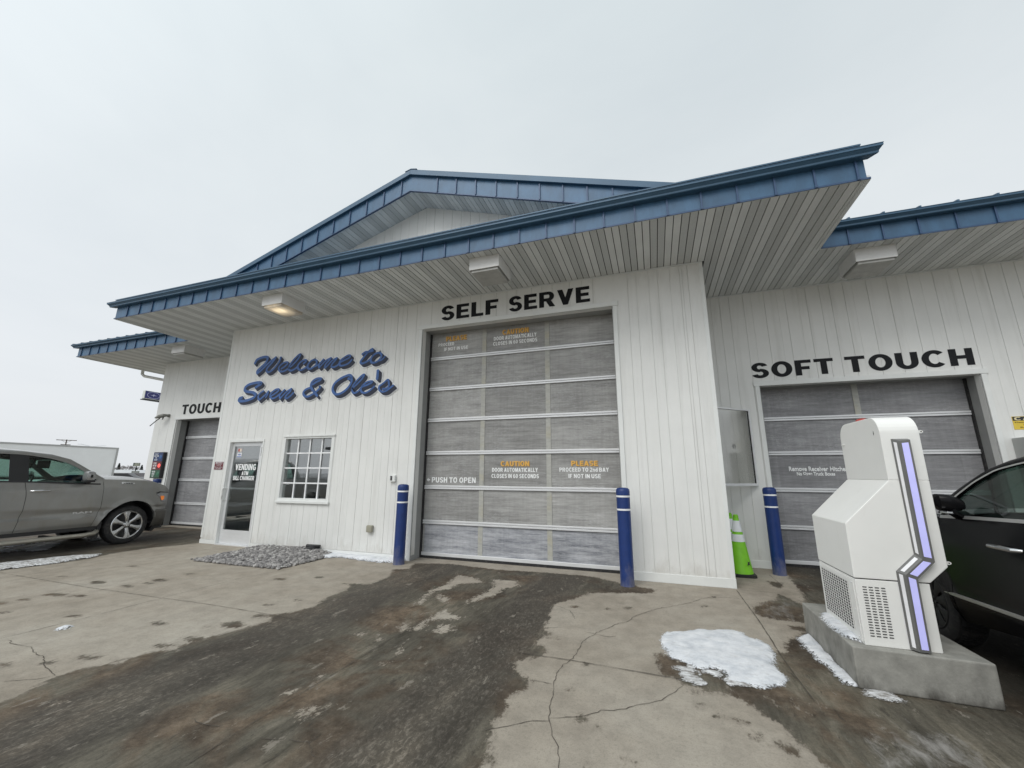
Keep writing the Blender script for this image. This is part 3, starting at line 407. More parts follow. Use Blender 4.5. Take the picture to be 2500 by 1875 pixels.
# cracks and saw-cut joints: shallow dark seams lying in the slab
CRK = M('crack_dark', (.075, .063, .050), .95)
def ribbon(mb, pts, w, jit, z=.004, seglen=.03):
    pts = [np.array(p, float) for p in pts]; Q = []
    for a, c in zip(pts[:-1], pts[1:]):
        n = max(1, int(np.linalg.norm(c - a) / seglen))
        for i in range(n): Q.append(a + (c - a) * i / n)
    Q.append(pts[-1]); Q = np.array(Q)
    off = np.cumsum(rng.normal(0, 1, len(Q))); off -= np.linspace(off[0], off[-1], len(Q))
    L = []; R = []
    for i in range(len(Q)):
        d_ = Q[min(i + 1, len(Q) - 1)] - Q[max(i - 1, 0)]; d_ /= max(np.linalg.norm(d_), 1e-9); n_ = np.array([-d_[1], d_[0]])
        c_ = Q[i] + n_ * (rng.normal(0, jit) + off[i] * jit * .6)
        ww = w * rng.uniform(.35, 1.25) * (.35 if i in (0, len(Q) - 1) else 1)
        L.append((*(c_ + n_ * ww), z)); R.append((*(c_ - n_ * ww), z))
    mb.grid([L, R])
for p in CRACKS:
    mb = MB(); ribbon(mb, p, .0027, .004); mb.build('crack', CRK, yard)
for k, p in enumerate(JOINTS):
    mb = MB(); ribbon(mb, p, .0042 if k in (6, 7) else .003, .0012, .0045 + .0005 * k, .05); mb.build('slab_joint', CRK, yard)
mb = MB(); ribbon(mb, [(-16, 3.83), (-9.8, 3.846)], .004, .001, .004, .08); mb.build('slab_joint', CRK, yard)

# ------------------------------------------------------------------ snow
def alpha_rim(t, b):
    a_ = node(t, 'ShaderNodeAttribute', attribute_name='rim').outputs['Fac']
    n_ = noise(t, geo(t, (1, 1.6, 1)), 55, 5, .75)
    q_ = math_(t, 'ADD', math_(t, 'MULTIPLY', a_, 14), math_(t, 'MULTIPLY', math_(t, 'SUBTRACT', n_, .5), 3.2))
    t.links.new(ramp(t, math_(t, 'ADD', q_, .5), [(.42, 0), (.58, 1)]), b.inputs['Alpha'])
m, t, b = nt('snow')
n = noise(t, geo(t), 7, 6, .65)
c = ramp(t, n, [(.3, (.50, .53, .57)), (.5, (.68, .70, .73)), (.7, (.80, .81, .83))])
n = noise(t, geo(t, (1, 2.4, 1)), 9, 8, .75)
c = mix(t, ramp(t, n, [(.55, 0), (.78, .7)]), c, (.32, .30, .27))
t.links.new(c, b.inputs['Base Color']); b.inputs['Roughness'].default_value = .7
alpha_rim(t, b)
bump(t, b, noise(t, geo(t), 60, 5, .7), .6, .01); SNOW = m
m, t, b = nt('thin_snow')
n = noise(t, geo(t, (1, 2, 1)), 14, 8, .75)
t.links.new(ramp(t, n, [(.38, (.22, .20, .18)), (.5, (.50, .50, .50)), (.62, (.74, .75, .76))]), b.inputs['Base Color']); b.inputs['Roughness'].default_value = .7; alpha_rim(t, b)
SNOWD = m
def vnoise(x, y, s, seed):
    r = np.random.default_rng(seed); G = r.random((64, 64)); X = x * s; Y = y * s
    xi = np.floor(X).astype(int); yi = np.floor(Y).astype(int); fx = X - xi; fy = Y - yi
    fx = fx * fx * (3 - 2 * fx); fy = fy * fy * (3 - 2 * fy); q = lambda i, j: G[(xi + i) % 64, (yi + j) % 64]
    return (q(0, 0) * (1 - fx) + q(1, 0) * fx) * (1 - fy) + (q(0, 1) * (1 - fx) + q(1, 1) * fx) * fy
def snow(name, poly, h, z0=0, st=.02, amp=.03, mat=None, label=None, kind='stuff', soft=.18, seed=1, parent=None):
    P = np.array(poly); lo = P.min(0) - .1; hi = P.max(0) + .1
    X, Y = np.meshgrid(np.arange(lo[0], hi[0], st), np.arange(lo[1], hi[1], st), indexing='ij')
    s = sdf(X, Y, poly) + (vnoise(X, Y, 9, seed) - .5) * amp * 2 + (vnoise(X, Y, 30, seed + 1) - .5) * amp
    k = np.clip(s / soft, 0, 1); k = np.sqrt(k) * (1.2 - .2 * k)
    Z = z0 + .005 + h * k * (.55 + .9 * vnoise(X, Y, 4, seed + 2) * .7 + .25 * vnoise(X, Y, 14, seed + 3))
    idx = np.arange(X.size).reshape(X.shape); ok = s > -.035
    cell = ok[:-1, :-1] & ok[1:, :-1] & ok[1:, 1:] & ok[:-1, 1:]
    F = np.stack([idx[:-1, :-1], idx[1:, :-1], idx[1:, 1:], idx[:-1, 1:]], -1)[cell]
    used = np.unique(F); rm = np.full(X.size, -1); rm[used] = np.arange(len(used))
    mb = MB(); mb.add(np.stack([X.ravel(), Y.ravel(), Z.ravel()], 1)[used].tolist(), [tuple(f) for f in rm[F].tolist()])
    o = mb.build(name, mat or SNOW, parent, smooth=False); o.data.polygons.foreach_set('use_smooth', [True] * len(o.data.polygons))
    at_ = o.data.attributes.new('rim', 'FLOAT', 'POINT'); at_.data.foreach_set('value', s.ravel()[used].astype(np.float32))
    if parent is None: tag(o, label, 'snow', None, kind)
    return o
snow('snow_patch', SNOW_PATCH, .022, st=.010, seed=3, label='rounded patch of old snow on the bare concrete near the kiosk')
for i, p in enumerate(SNOW_DEBRIS): snow('snow_crumbs', p, .012, st=.01, amp=.07, seed=20 + i, mat=SNOWD, label='broken crumbs of snow beside the snow patch' if i == 0 else 'thin slushy edge in front of the snow patch')
snow('snow_strip', SNOW_ISLAND, .035, st=.012, seed=5, label='long strip of snow along the side of the kiosk plinth')
snow('snow_strip', SNOW_ISLAND2, .015, st=.012, seed=6, mat=SNOWD, label='thin dirty snow at the front corner of the kiosk plinth')
snow('snow_lump', SNOW_BIT, .015, st=.01, amp=.01, soft=.04, seed=7, label='small isolated lump of snow on the dry concrete at far left')
LB = ['ridge of snow along the wet lane beside the pickup', 'bright snow left under the middle of the pickup', 'snow lying under the far side of the pickup', 'small snow remnant under the pickup near the frame edge', 'snow scrap just behind the pickup front wheel']
for i, p in enumerate(SNOW_LEFT): snow('snow_patch', p, .03, st=.03, amp=.06, seed=30 + i, mat=SNOW if i else SNOWD, label=LB[i])
snow('wall_snow', [(-6.1, 6.9), (-4.4, 6.9), (-4.45, 6.62), (-4.75, 6.55), (-5.2, 6.58), (-5.7, 6.66), (-6.0, 6.50), (-6.15, 6.58)], .045, st=.02, seed=9, amp=.02, soft=.06, label='white snow banked against the wall between gravel and bollard')
snow('wall_snow', [(-6.9, 6.9), (-6.1, 6.9), (-6.2, 6.72), (-6.55, 6.76), (-6.9, 6.82)], .09, st=.02, seed=10, amp=.02, soft=.1, label='snow heaped at the wall behind the gravel bed')
snow('plinth_snow', SNOW_TOP, .03, z0=.285, st=.01, seed=11, amp=.015, soft=.06, label='snow drifted on the plinth against the kiosk grille')

# ------------------------------------------------------------------ gravel
def ico():
    bm = bmesh.new(); bmesh.ops.create_icosphere(bm, subdivisions=2, radius=1)
    v = np.array([p.co[:] for p in bm.verts]); f = np.array([[q.index for q in p.verts] for p in bm.faces]); bm.free(); return v, f
IV, IF = ico()
P = np.array(GRAVEL); lo = P.min(0); hi = P.max(0); VV = []; FF = []; cnt = 0
for k in range(6500):
    x, y = rng.uniform(lo[0], hi[0]), rng.uniform(lo[1], hi[1])
    s_ = float(sdf(np.array([x]), np.array([y]), GRAVEL)[0])
    if s_ < -.03 * rng.random() and not (s_ > -.22 and rng.random() < .03): continue
    r = rng.uniform(.013, .036)
    sc = np.array([rng.uniform(.8, 1.35), rng.uniform(.75, 1.1), rng.uniform(.5, .85)]) * r
    v = IV * (1 + rng.normal(0, .10, (len(IV), 1))) * sc
    a = rng.uniform(0, 6.28); tl = rng.normal(0, .4)
    R1 = np.array([[math.cos(a), -math.sin(a), 0], [math.sin(a), math.cos(a), 0], [0, 0, 1]]); R2 = np.array([[1, 0, 0], [0, math.cos(tl), -math.sin(tl)], [0, math.sin(tl), math.cos(tl)]])
    v = v @ (R1 @ R2).T + np.array([x, y, .008 + min(max(s_, 0) * .35, .08) * rng.random() ** .5 + r * .4])
    VV.append(v); FF.append(IF + cnt); cnt += len(v)
me = bpy.data.meshes.new('gravel_bed'); me.from_pydata(np.concatenate(VV).tolist(), [], np.concatenate(FF).tolist())
m, t, b = nt('gravel'); g_ = node(t, 'ShaderNodeNewGeometry')
c = ramp(t, g_.outputs['Random Per Island'], [(0, (.15, .145, .145)), (.5, (.26, .25, .245)), (.85, (.36, .345, .335)), (1, (.50, .49, .47))])
t.links.new(mix(t, .5, c, ramp(t, noise(t, geo(t), 90, 3), [(.3, .6), (.7, 1.1)]), 'MULTIPLY'), b.inputs['Base Color']); b.inputs['Roughness'].default_value = .85
me.materials.append(m)
o = bpy.data.objects.new('gravel_bed', me); C.objects.link(o)
tag(o, 'grey pebble bed at the foot of the wall below the window', 'gravel', None, 'stuff')
# ------------------------------------------------------------------ building
XC = -4.43; WF = 6.88; WR = 8.48; SZ = 5.06
bld = thing('car_wash_building', (XC, 8, 0), 'white metal-sided car wash with blue fascia and three overhead doors', 'building')
def seams(x0, x1, seed):
    r = random.Random(seed); out = []; x = x0 + .1; pat = [.35, .30, .29, .355, .345, .34, .22, .16, .21]
    i = seed
    while x < x1 - .05:
        out.append((x, .006)); w = pat[i % len(pat)]
        if w > .3: out.append((x + w * r.choice([.38, .5, .62]), .0025))
        x += w; i += 1
    return [s for s in out if s[0] < x1 - .03]
def siding(name, x0, x1, y, z0, ztop, holes, sl, depth=.12, mats=None):
    mb = MB(); g = sorted(sl); xs = [x0]
    cuts = sorted(set([x0, x1] + [h[0] for h in holes] + [h[1] for h in holes]))
    gs = [(s, w * .8) for s, w in g if all(abs(s - c) > .02 for c in cuts)]
    # intervals between cuts and grooves
    marks = sorted([(c, 0) for c in cuts] + gs)
    for (a, wa), (c, wc) in zip(marks[:-1], marks[1:]):
        xa = a + wa / 2; xb = c - wc / 2; mid = (xa + xb) / 2
        segs = [(z0, ztop(mid) if callable(ztop) else ztop)]
        for h in holes:
            if h[0] < mid < h[1]:
                n = []
                for p, q in segs:
                    if h[2] > p: n.append((p, min(q, h[2])))
                    if h[3] < q: n.append((max(p, h[3]), q))
                segs = n
        for p, q in segs:
            if callable(ztop) and q > ztop(mid) - 1e-6:
                mb.prism([(xa, p), (xb, p), (xb, ztop(xb)), (xa, ztop(xa))], 'XZ', y, y + depth)
            else: mb.box(xa, xb, y, y + depth, p, q)
    for s, w in gs:
        zt = ztop(s) - .01 if callable(ztop) else ztop
        segs = [(z0, zt)]
        for h in holes:
            if h[0] < s < h[1]:
                n = []
                for p, q in segs:
                    if h[2] > p: n.append((p, min(q, h[2])))
                    if h[3] < q: n.append((max(p, h[3]), q))
                segs = n
        for p, q in segs: mb.box(s - w / 2, s + w / 2, y + .012, y + depth - .01, p, q)
    return mb.build(name, mats or WHITE, bld)
SD = (-4.33, -.53, -.05, 4.455)       # self-serve opening
FS = [(-9.62, .004), (-9.45, .008), (-9.2, .006), (-9.0, .004), (-8.85, .006), (-8.62, .008), (-8.42, .004), (-8.12, .008), (-7.92, .004), (-7.78, .004), (-7.57, .006), (-7.285, .009), (-7.1, .003), (-6.95, .008), (-6.77, .0035), (-6.59, .009), (-6.45, .0035), (-6.30, .007), (-6.15, .003),
      (-6.007, .010), (-5.85, .003), (-5.65, .010), (-5.48, .0035), (-5.30, .007), (-5.13, .003), (-4.96, .010), (-4.85, .003), (-4.74, .007), (-4.5, .006), (-4.15, .007), (-3.95, .004), (-3.78, .006), (-3.5, .008), (-3.28, .004), (-3.05, .007), (-2.72, .008), (-2.5, .004), (-2.3, .007), (-2.0, .008), (-1.8, .004), (-1.6, .006), (-1.27, .008), (-1.05, .004), (-.85, .007),
      (-.244, .009), (-.099, .007), (.108, .009), (.255, .006), (.45, .003), (.606, .008), (.645, .006), (.733, .008)]
siding('front_wall', -9.83, .97, WF, .09, SZ, [SD, (-9.36, -8.29, -.1, 2.29), (-7.68, -6.34, .985, 2.325)], FS)
RD = (1.94, 5.06, -.05, 3.18)
LD = (-13.98, -10.86, -.05, 3.16)
siding('recessed_wall', .97, 9.0, WR, .09, SZ, [RD], [(1.12, .007), (1.27, .007), (1.43, .008), (1.6, .006)] + seams(1.75, 9.0, 3))
siding('recessed_wall', -15.03, -9.83, WR, .09, SZ, [LD], [(-14.75, .005), (-14.35, .008), (-14.15, .003)] + seams(-13.95, -9.8, 5))
# side faces of the projecting bay and outer wall
mb = MB(); mb.box(.85, .968, WF + .122, WR - .002, .09, SZ); mb.build('side_wall', WHITE, bld)
mb = MB(); mb.box(-9.828, -9.71, WF + .122, WR - .002, .09, SZ); mb.build('side_wall', WHITE, bld)
mb = MB(); mb.box(-15.028, -14.9, WR + .122, 24, .0, SZ); mb.build('side_wall', WHITE, bld)
mb = MB(); mb.box(8.88, 8.998, WR + .122, 24, .0, SZ); mb.build('side_wall', WHITE, bld)
mb = MB(); mb.box(-15.03, 9.0, 24, 24.12, .0, SZ); mb.build('rear_wall', WHITE, bld)
# base boards
for x0, x1, y in ((-9.84, -9.365, WF), (-8.285, -4.42, WF), (-.44, .98, WF), (.98, 1.79, WR), (5.2, 9.0, WR), (-15.04, -14.08, WR)):
    mb = MB(); mb.box(x0, x1, y - .012, y + .1, .0 if y == WR else .0, .125 if x0 > -1 else .085); mb.build('base_board', TRIM, bld, bevel=.003)
# gable wall (upper) behind the lower roof
SL = .322; gz = lambda x: 7.335 - SL * abs(x - XC)
siding('gable_wall', -10.1, 1.24, WF, SZ + .3, gz, [], [(XC + k * .214 + .02, .008 if k % 2 else .005) for k in range(-26, 26)])
# corner trims
for x, y in ((-9.83, WF), (.97, WF)):
    s_ = 1 if x > 0 else -1
    mb = MB(); mb.box(x - .055 if s_ > 0 else x - .004, x + .004 if s_ > 0 else x + .055, y - .006, y - .001, .126, SZ - .002); mb.build('corner_trim', TRIM, bld)

# soffits: individual vented strips running front to back
def soffit():
    mb = MB(); pitch = .106; x = -16.80; i = 0
    while x < 8.9:
        a, c = x, min(x + pitch, 8.9); xm = (a + c) / 2
        y0 = 5.405 if -11.74 < xm < 2.68 else 7.065
        y1 = WF - .001 if -9.83 < xm < .97 else WR - .001
        if xm < -15.03: y1 = 23
        mb.box(a + .006, c - .006, y0, y1, SZ, SZ + .02, 1 if (i % 4) in (0, 1) else 0)
        x += pitch; i += 1
    # groove bottoms
    mb.box(-11.73, 2.67, 5.41, 7.06, SZ + .014, SZ + .03, 2)
    mb.box(-16.79, -9.84, 7.075, WR - .002, SZ + .016, SZ + .034, 2); mb.box(.98, 8.9, 7.075, WR - .002, SZ + .016, SZ + .034, 2)
    mb.box(-9.84, .98, 7.063, WR - .002, SZ + .028, SZ + .05, 2)
    return mb.build('soffit', [SOFF, PERF, DGAP], bld)
soffit()
mb = MB()   # edge mouldings
mb.box(-11.75, 2.69, 5.392, 5.404, SZ - .010, SZ + .005); mb.box(2.645, 2.69, 5.405, 7.05, SZ - .014, SZ + .05); mb.box(-11.75, -11.705, 5.405, 7.05, SZ - .014, SZ + .05)
mb.box(2.6905, 8.9, 7.045, 7.062, SZ - .010, SZ + .005); mb.box(-16.83, -11.7505, 7.045, 7.062, SZ - .010, SZ + .005)
mb.box(-16.83, -16.802, 7.063, 23, SZ - .012, SZ + .05)
mb.box(-9.83, .97, WF - .02, WF - .002, SZ - .022, SZ - .003); mb.box(.99, 8.9, WR - .02, WR - .002, SZ - .022, SZ - .003); mb.box(-15.03, -9.85, WR - .02, WR - .002, SZ - .022, SZ - .003)
mb.build('soffit_moulding', SOFF, bld)

# eaves: fascia with standing seams, gutter, roof
def eave(x0, x1, yf, first, endl=True, endr=True):
    mb = MB(); mb.box(x0 + .04, x1 - .04, yf, yf + .03, SZ + .01, 5.35, 0)
    x = first
    while x < x1 - .03:
        if x > x0 + .06: mb.box(x - .011, x + .011, yf - .022, yf - .001, SZ + .0, 5.314, 1); mb.box(x - .016, x + .016, yf - .03, yf - .0005, SZ - .012, SZ + .022, 1)
        x += .4325
    mb.box(x0 + .005, x1 - .005, yf - .012, yf + .001, SZ - .014, SZ + .009, 1)
    mb.build('fascia', [BLUE, BLUER], bld)
    g = [(yf - .002, 5.315), (yf - .085, 5.315), (yf - .095, 5.322), (yf - .098, 5.345), (yf - .128, 5.375), (yf - .138, 5.38), (yf - .138, 5.405), (yf - .145, 5.412), (yf - .138, 5.42), (yf - .128, 5.418), (yf - .128, 5.39), (yf - .01, 5.39)]
    mb = MB(); mb.prism(g, 'YZ', x0, x1); n_ = len(g)
    mb.v = [(x + ((yf - y) * .85 if (endr and i >= n_) else 0) - ((yf - y) * .85 if (endl and i < n_) else 0), y, z) for i, (x, y, z) in enumerate(mb.v)]; mb.build('gutter', BLUED, bld, bevel=.003)
# three eaves share the height
eave(-11.75, 2.69, 5.39, -11.278 - .4325)
eave(2.70, 9.0, 7.04, 3.08 - .002, False, False)
eave(-16.83, -11.76, 7.04, -16.6, True, False)
for bx in ((2.64, 2.665, 5.425, 7.6, SZ + .01, 5.36), (-11.725, -11.70, 5.425, 7.6, SZ + .01, 5.36), (-16.80, -16.775, 7.075, 23, SZ + .01, 5.36)): mb = MB(); mb.box(*bx); mb.build('side_fascia', BLUE, bld)
# lean-to roof over the centre, shed roofs at the sides
def roofpiece(x0, x1, ya, za, yb, zb, first):
    mb = MB(); mb.prism([(ya, za), (yb, zb), (yb, zb + .02), (ya, za + .02)], 'YZ', x0, x1)
    x = first
    while x < x1:
        if x > x0: mb.prism([(ya, za + .02), (yb, zb + .02), (yb, zb + .062), (ya, za + .062)], 'YZ', x - .012, x + .012) if ya > 6 else None
        x += .4325
    mb.build('roof', BLUED, bld)
roofpiece(-11.6, 2.60, 5.27, 5.445, 6.86, 5.86, -11.7)
roofpiece(2.845, 9.0, 6.91, 5.385, 12, 6.8, 3.08)
roofpiece(-16.98, -11.905, 6.91, 5.385, 12, 6.8, -16.9)
# main gable roof and rake
yr = 6.25
def slab(side):
    s_ = 1 if side > 0 else -1
    L = 7.2; mb = MB()
    p = [(XC, 7.765), (XC + s_ * L, 7.765 - SL * L), (XC + s_ * L, 7.765 - SL * L + .03), (XC, 7.795)]
    mb.prism(p, 'XZ', yr - .03, 24.2)
    mb.build('roof', BLUED, bld)
    # rake trim and fascia
    q = [(XC, 7.76), (XC + s_ * L, 7.76 - SL * L), (XC + s_ * L, 7.655 - SL * L), (XC, 7.655)]
    mb = MB(); mb.prism(q, 'XZ', yr - .06, yr + .03); mb.build('rake_trim', BLUED, bld, bevel=.004)
    L = 6.45; mb = MB(); q = [(XC, 7.654), (XC + s_ * L, 7.654 - SL * L), (XC + s_ * L, 7.30 - SL * L), (XC, 7.30)]
    mb.prism(q, 'XZ', yr, yr + .03, 0)
    k = 0
    while True:
        x = -3.79 + .4275 * k if s_ > 0 else -3.79 - .4275 * (k + 1)
        k += 1
        if abs(x - XC) > L - .1: break
        if (x - XC) * s_ < 0: continue
        zt = 7.66 - SL * abs(x - XC); mb.box(x - .011, x + .011, yr - .024, yr - .001, zt - .35, zt - .02, 1)
    q = [(XC, 7.312), (XC + s_ * L, 7.312 - SL * L), (XC + s_ * L, 7.292 - SL * L), (XC, 7.292)]
    mb.prism(q, 'XZ', yr - .012, yr + .03, 1)
    mb.build('rake_fascia', [BLUE, BLUER], bld)
    # sloping soffit strips
    mb = MB(); n = int(6.2 / .106)
    for i in range(n):
        a = XC + s_ * (i * .106 + .004); c = XC + s_ * ((i + 1) * .106 - .004)
        za = 7.335 - SL * abs(a - XC); zc = 7.335 - SL * abs(c - XC)
        mb.prism([(a, za), (c, zc), (c, zc + .02), (a, za + .02)], 'XZ', yr + .031, WF - .001, 1 if (i % 4) in (1, 2) else 0)
    mb.prism([(XC, 7.352), (XC + s_ * 6.2, 7.352 - SL * 6.2), (XC + s_ * 6.2, 7.37 - SL * 6.2), (XC, 7.37)], 'XZ', yr + .032, WF, 2)
    mb.build('rake_soffit', [SOFF, PERF, DGAP], bld)
slab(1); slab(-1)
mb = MB(); mb.prism([(XC - .14, 7.765), (XC, 7.799), (XC + .14, 7.765), (XC + .14, 7.775), (XC, 7.81), (XC - .14, 7.775)], 'XZ', yr - .04, 24.2); mb.build('ridge_cap', BLUED, bld)
# downspout at the far left corner
mb = MB(); mb.tube([(-16.6, 8.7, 5.0), (-16.6, 8.7, 4.88), (-16.5, 8.72, 4.80), (-15.25, 8.80, 4.55), (-15.13, 8.8, 4.42), (-15.12, 8.8, .2)], .045, 10); mb.build('downspout', TRIM, bld, smooth=True)

# overhead doors -----------------------------------------------------------
def door_panel_mat(name, base, light, seedv):
    m, t, b = nt(name)
    fl = noise(t, geo(t, (1.1, 1, 8)), 1.6, 8, .76); fl2 = noise(t, geo(t, (1.4, 1, 60)), 1.6, 3, .6)
    c = ramp(t, fl, [(.28, base), (.5, tuple((a + l) / 2 for a, l in zip(base, light))), (.74, light)])
    c = mix(t, .32, c, ramp(t, fl2, [(.3, .55), (.5, .95), (.7, 1.35)]), 'MULTIPLY')
    sp = noise(t, geo(t, (4.5, 1, 11)), 3.0, 9, .8); zone = noise(t, geo(t, (.6, 1, 1.0)), 1.7, 3, .5)
    c = mix(t, math_(t, 'MULTIPLY', ramp(t, sp, [(.50, 0), (.68, .65)]), ramp(t, zone, [(.38, 0.1), (.6, 1)])), c, (.52, .53, .54))
    vs = noise(t, geo(t, (14, 1, .8)), 1.5, 4, .6)
    c = mix(t, .22, c, ramp(t, vs, [(.3, .65), (.6, 1.15)]), 'MULTIPLY')
    s3 = node(t, 'ShaderNodeSeparateXYZ'); t.links.new(geo(t), s3.inputs[0]); cb = node(t, 'ShaderNodeCombineXYZ')
    t.links.new(math_(t, 'FLOOR', math_(t, 'DIVIDE', math_(t, 'ADD', s3.outputs[0], 4.44), 1.32)), cb.inputs[0]); t.links.new(math_(t, 'FLOOR', math_(t, 'DIVIDE', s3.outputs[2], .6525)), cb.inputs[1])
    wn = node(t, 'ShaderNodeTexWhiteNoise', noise_dimensions='3D'); t.links.new(cb.outputs[0], wn.inputs['Vector'])
    c = mix(t, .7, c, ramp(t, wn.outputs['Value'], [(0, .80), (1, 1.12)]), 'MULTIPLY')
    big_ = noise(t, geo(t, (.8, 1, 1.1)), .9, 4, .6)
    c = mix(t, .6, c, ramp(t, big_, [(.35, .72), (.65, 1.2)]), 'MULTIPLY')
    t.links.new(c, b.inputs['Base Color']); b.inputs['Roughness'].default_value = .28
    b.inputs['Specular IOR Level'].default_value = .4
    w = node(t, 'ShaderNodeTexWave', bands_direction='Z'); w.inputs['Scale'].default_value = 12; t.links.new(geo(t), w.inputs['Vector'])
    bump(t, b, w.outputs['Fac'], .25, .004); return m
POLY = door_panel_mat('polycarbonate', (.225, .222, .214), (.45, .447, .435), 1)
POLYB = door_panel_mat('polycarbonate_blue', (.19, .19, .198), (.37, .37, .38), 2)
POLYL = door_panel_mat('polycarbonate_low', (.10, .11, .135), (.60, .61, .64), 3)
MULL = M('mullion', (.42, .42, .39), .5, var=.12, scale=8, stretch=(1, 1, 3), dirt=((.45, .40, .24), 2.5, (1, 1, 1.2), .5, .7, .5))
def garage(x0, x1, ytrim, ydoor, ztop, rails, mulls, label, pm, low, vis=1):
    d = MB(); d.box(x0 + .01, x1 - .01, ydoor, ydoor + .05, .03, ztop + .3)
    root = d.build('garage_door', pm, bld, label=label)
    if low:
        lp = MB(); lp.box(x0 + .05, x1 - .05, ydoor - .004, ydoor - .001, .10, rails[0] - .045); lp.build('lower_panel', low, root)
    for z in rails:
        r = MB(); r.box(x0 + .012, x1 - .012, ydoor - .030, ydoor - .006, z - .036, z - .003); r.box(x0 + .012, x1 - .012, ydoor - .030, ydoor - .006, z + .003, z + .036)
        r.build('rail', ALU, root, bevel=.004)
    r = MB(); r.box(x0 + .012, x1 - .012, ydoor - .030, ydoor - .006, .045, .105); r.build('rail', ALU, root, bevel=.004)
    r = MB(); r.box(x0 + .012, x1 - .012, ydoor - .034, ydoor + .02, .0, .044); r.build('bottom_seal', RUB, root)
    for x in mulls:
        r = MB()
        zs = [.105] + [q for z in rails for q in (z - .038, z + .038)] + [ztop + .1]
        for a, c in zip(zs[0::2], zs[1::2]): r.box(x - .045, x + .045, ydoor - .010, ydoor - .005, a, c)
        r.build('mullion', MULL, root)
    # side gaskets
    for xa, xb in ((x0 - .012, x0 + .011), (x1 - .011, x1 + .012)):
        r = MB(); r.box(xa, xb, ydoor - .05, ydoor + .04, .01, ztop); r.build('gasket', RUB, root)
    # jamb returns and outer trim
    fr = MB(); fr.box(x0 - .09, x0 - .0125, ytrim + .121, ydoor + .1, 0, ztop + .06); fr.box(x1 + .0125, x1 + .09, ytrim + .121, ydoor + .1, 0, ztop + .06); fr.box(x0 - .0124, x1 + .0124, ytrim + .121, ydoor - .045, ztop, ztop + .06)
    fr.box(x0 - .02, x0 - .0005, ytrim - .002, ytrim + .12, 0, ztop + .001); fr.box(x1 + .0005, x1 + .02, ytrim - .002, ytrim + .12, 0, ztop + .001); fr.box(x0 - .0004, x1 + .0004, ytrim - .002, ytrim + .12, ztop + .0005, ztop + .02)
    fr.build('door_jamb', JAMB, root)
    w = .085
    tr = MB(); tr.box(x0 - w, x0 - .012, ytrim - .022, ytrim - .003, 0, ztop + .0); tr.box(x1 + .012, x1 + w, ytrim - .022, ytrim - .003, 0, ztop); tr.box(x0 - w - .02, x1 + w + .02, ytrim - .028, ytrim - .003, ztop + .001, ztop + .085)
    tr.build('door_frame', TRIM, root, bevel=.004)
    return root
gd1 = garage(-4.33, -.53, WF, 7.25, 4.455, [.652, 1.300, 1.959, 2.616, 3.259, 3.912], [-3.11, -1.80], 'tall wide overhead door with amber caution lettering', POLY, POLYL)
gd2 = garage(1.95, 5.06, WR, 8.85, 3.18, [.655, 1.305, 1.960, 2.600], [3.52], 'overhead door behind the white kiosk under SOFT TOUCH', POLYB, None)
gd3 = garage(-14.0, -10.86, WR, 8.85, 3.155, [.640, 1.331, 1.982, 2.631], [], 'narrow visible overhead door in front of the pickup', POLYB, None)
def decal(par, s, box, y, mat, name='door_lettering', bold=.034, **kw):
    ws_ = s.split(' '); zm_ = (box[2] + box[3]) / 2; zh_ = (box[3] - box[2]) * .54; box = (box[0], box[1], zm_ - zh_, zm_ + zh_)
    if all(c in GLY for c in s): L_ = [sum(GLY[c][0] + .12 for c in w_) - .12 for w_ in ws_]; sp_ = .46
    else: L_ = [float(np.ptp(text_raw(w_, bold)[0][:, 0])) for w_ in ws_]; sp_ = .34
    tot = sum(L_) + sp_ * (len(L_) - 1); x = 0
    for w_, l_ in zip(ws_, L_):
        a_ = box[0] + x / tot * (box[1] - box[0]); c_ = box[0] + (x + l_) / tot * (box[1] - box[0]); x += l_ + sp_
        mb = MB(); text_mb(mb, w_, a_, c_, box[2], box[3], y, .0015, bold, vt=.03, **kw); mb.build(name, mat, par)
YD = 7.248
for s, bx, mt in (('PLEASE', (-3.994, -3.517, 4.29, 4.385), LETY), ('PROCEED', (-4.170, -3.800, 4.186, 4.250), LETW), ('IF NOT IN USE', (-4.026, -3.479, 4.078, 4.145), LETW),
                  ('CAUTION', (-2.725, -2.178, 4.295, 4.39), LETY), ('DOOR AUTOMATICALLY', (-2.908, -2.012, 4.190, 4.262), LETW), ('CLOSES IN 60 SECONDS', (-2.921, -1.999, 4.082, 4.153), LETW),
                  ('CAUTION', (-2.730, -2.173, 1.705, 1.79), LETY), ('DOOR AUTOMATICALLY', (-2.901, -2.007, 1.600, 1.667), LETW), ('CLOSES IN 60 SECONDS', (-2.910, -1.990, 1.488, 1.556), LETW),
                  ('PLEASE', (-1.397, -.932, 1.708, 1.79), LETY), ('PROCEED TO 2nd BAY', (-1.610, -.746, 1.606, 1.672), LETW), ('IF NOT IN USE', (-1.450, -.888, 1.497, 1.563), LETW), ('PUSH TO OPEN', (-4.177, -3.232, 1.392, 1.486), LETW)):
    # amber words carry a dark offset shadow
    decal(gd1, s, bx, YD, mt)
    if mt is LETY: decal(gd1, s, (bx[0] + .015, bx[1] + .015, bx[2] - .012, bx[3] - .012), YD + .0015, M('letter_shadow', (.30, .19, .07), .6))
mb = MB(); mb.prism([(-4.292, 1.44), (-4.25, 1.475), (-4.25, 1.455), (-4.215, 1.455), (-4.215, 1.425), (-4.25, 1.425), (-4.25, 1.405)], 'XZ', YD - .003, YD); mb.build('arrow', LETW, gd1)
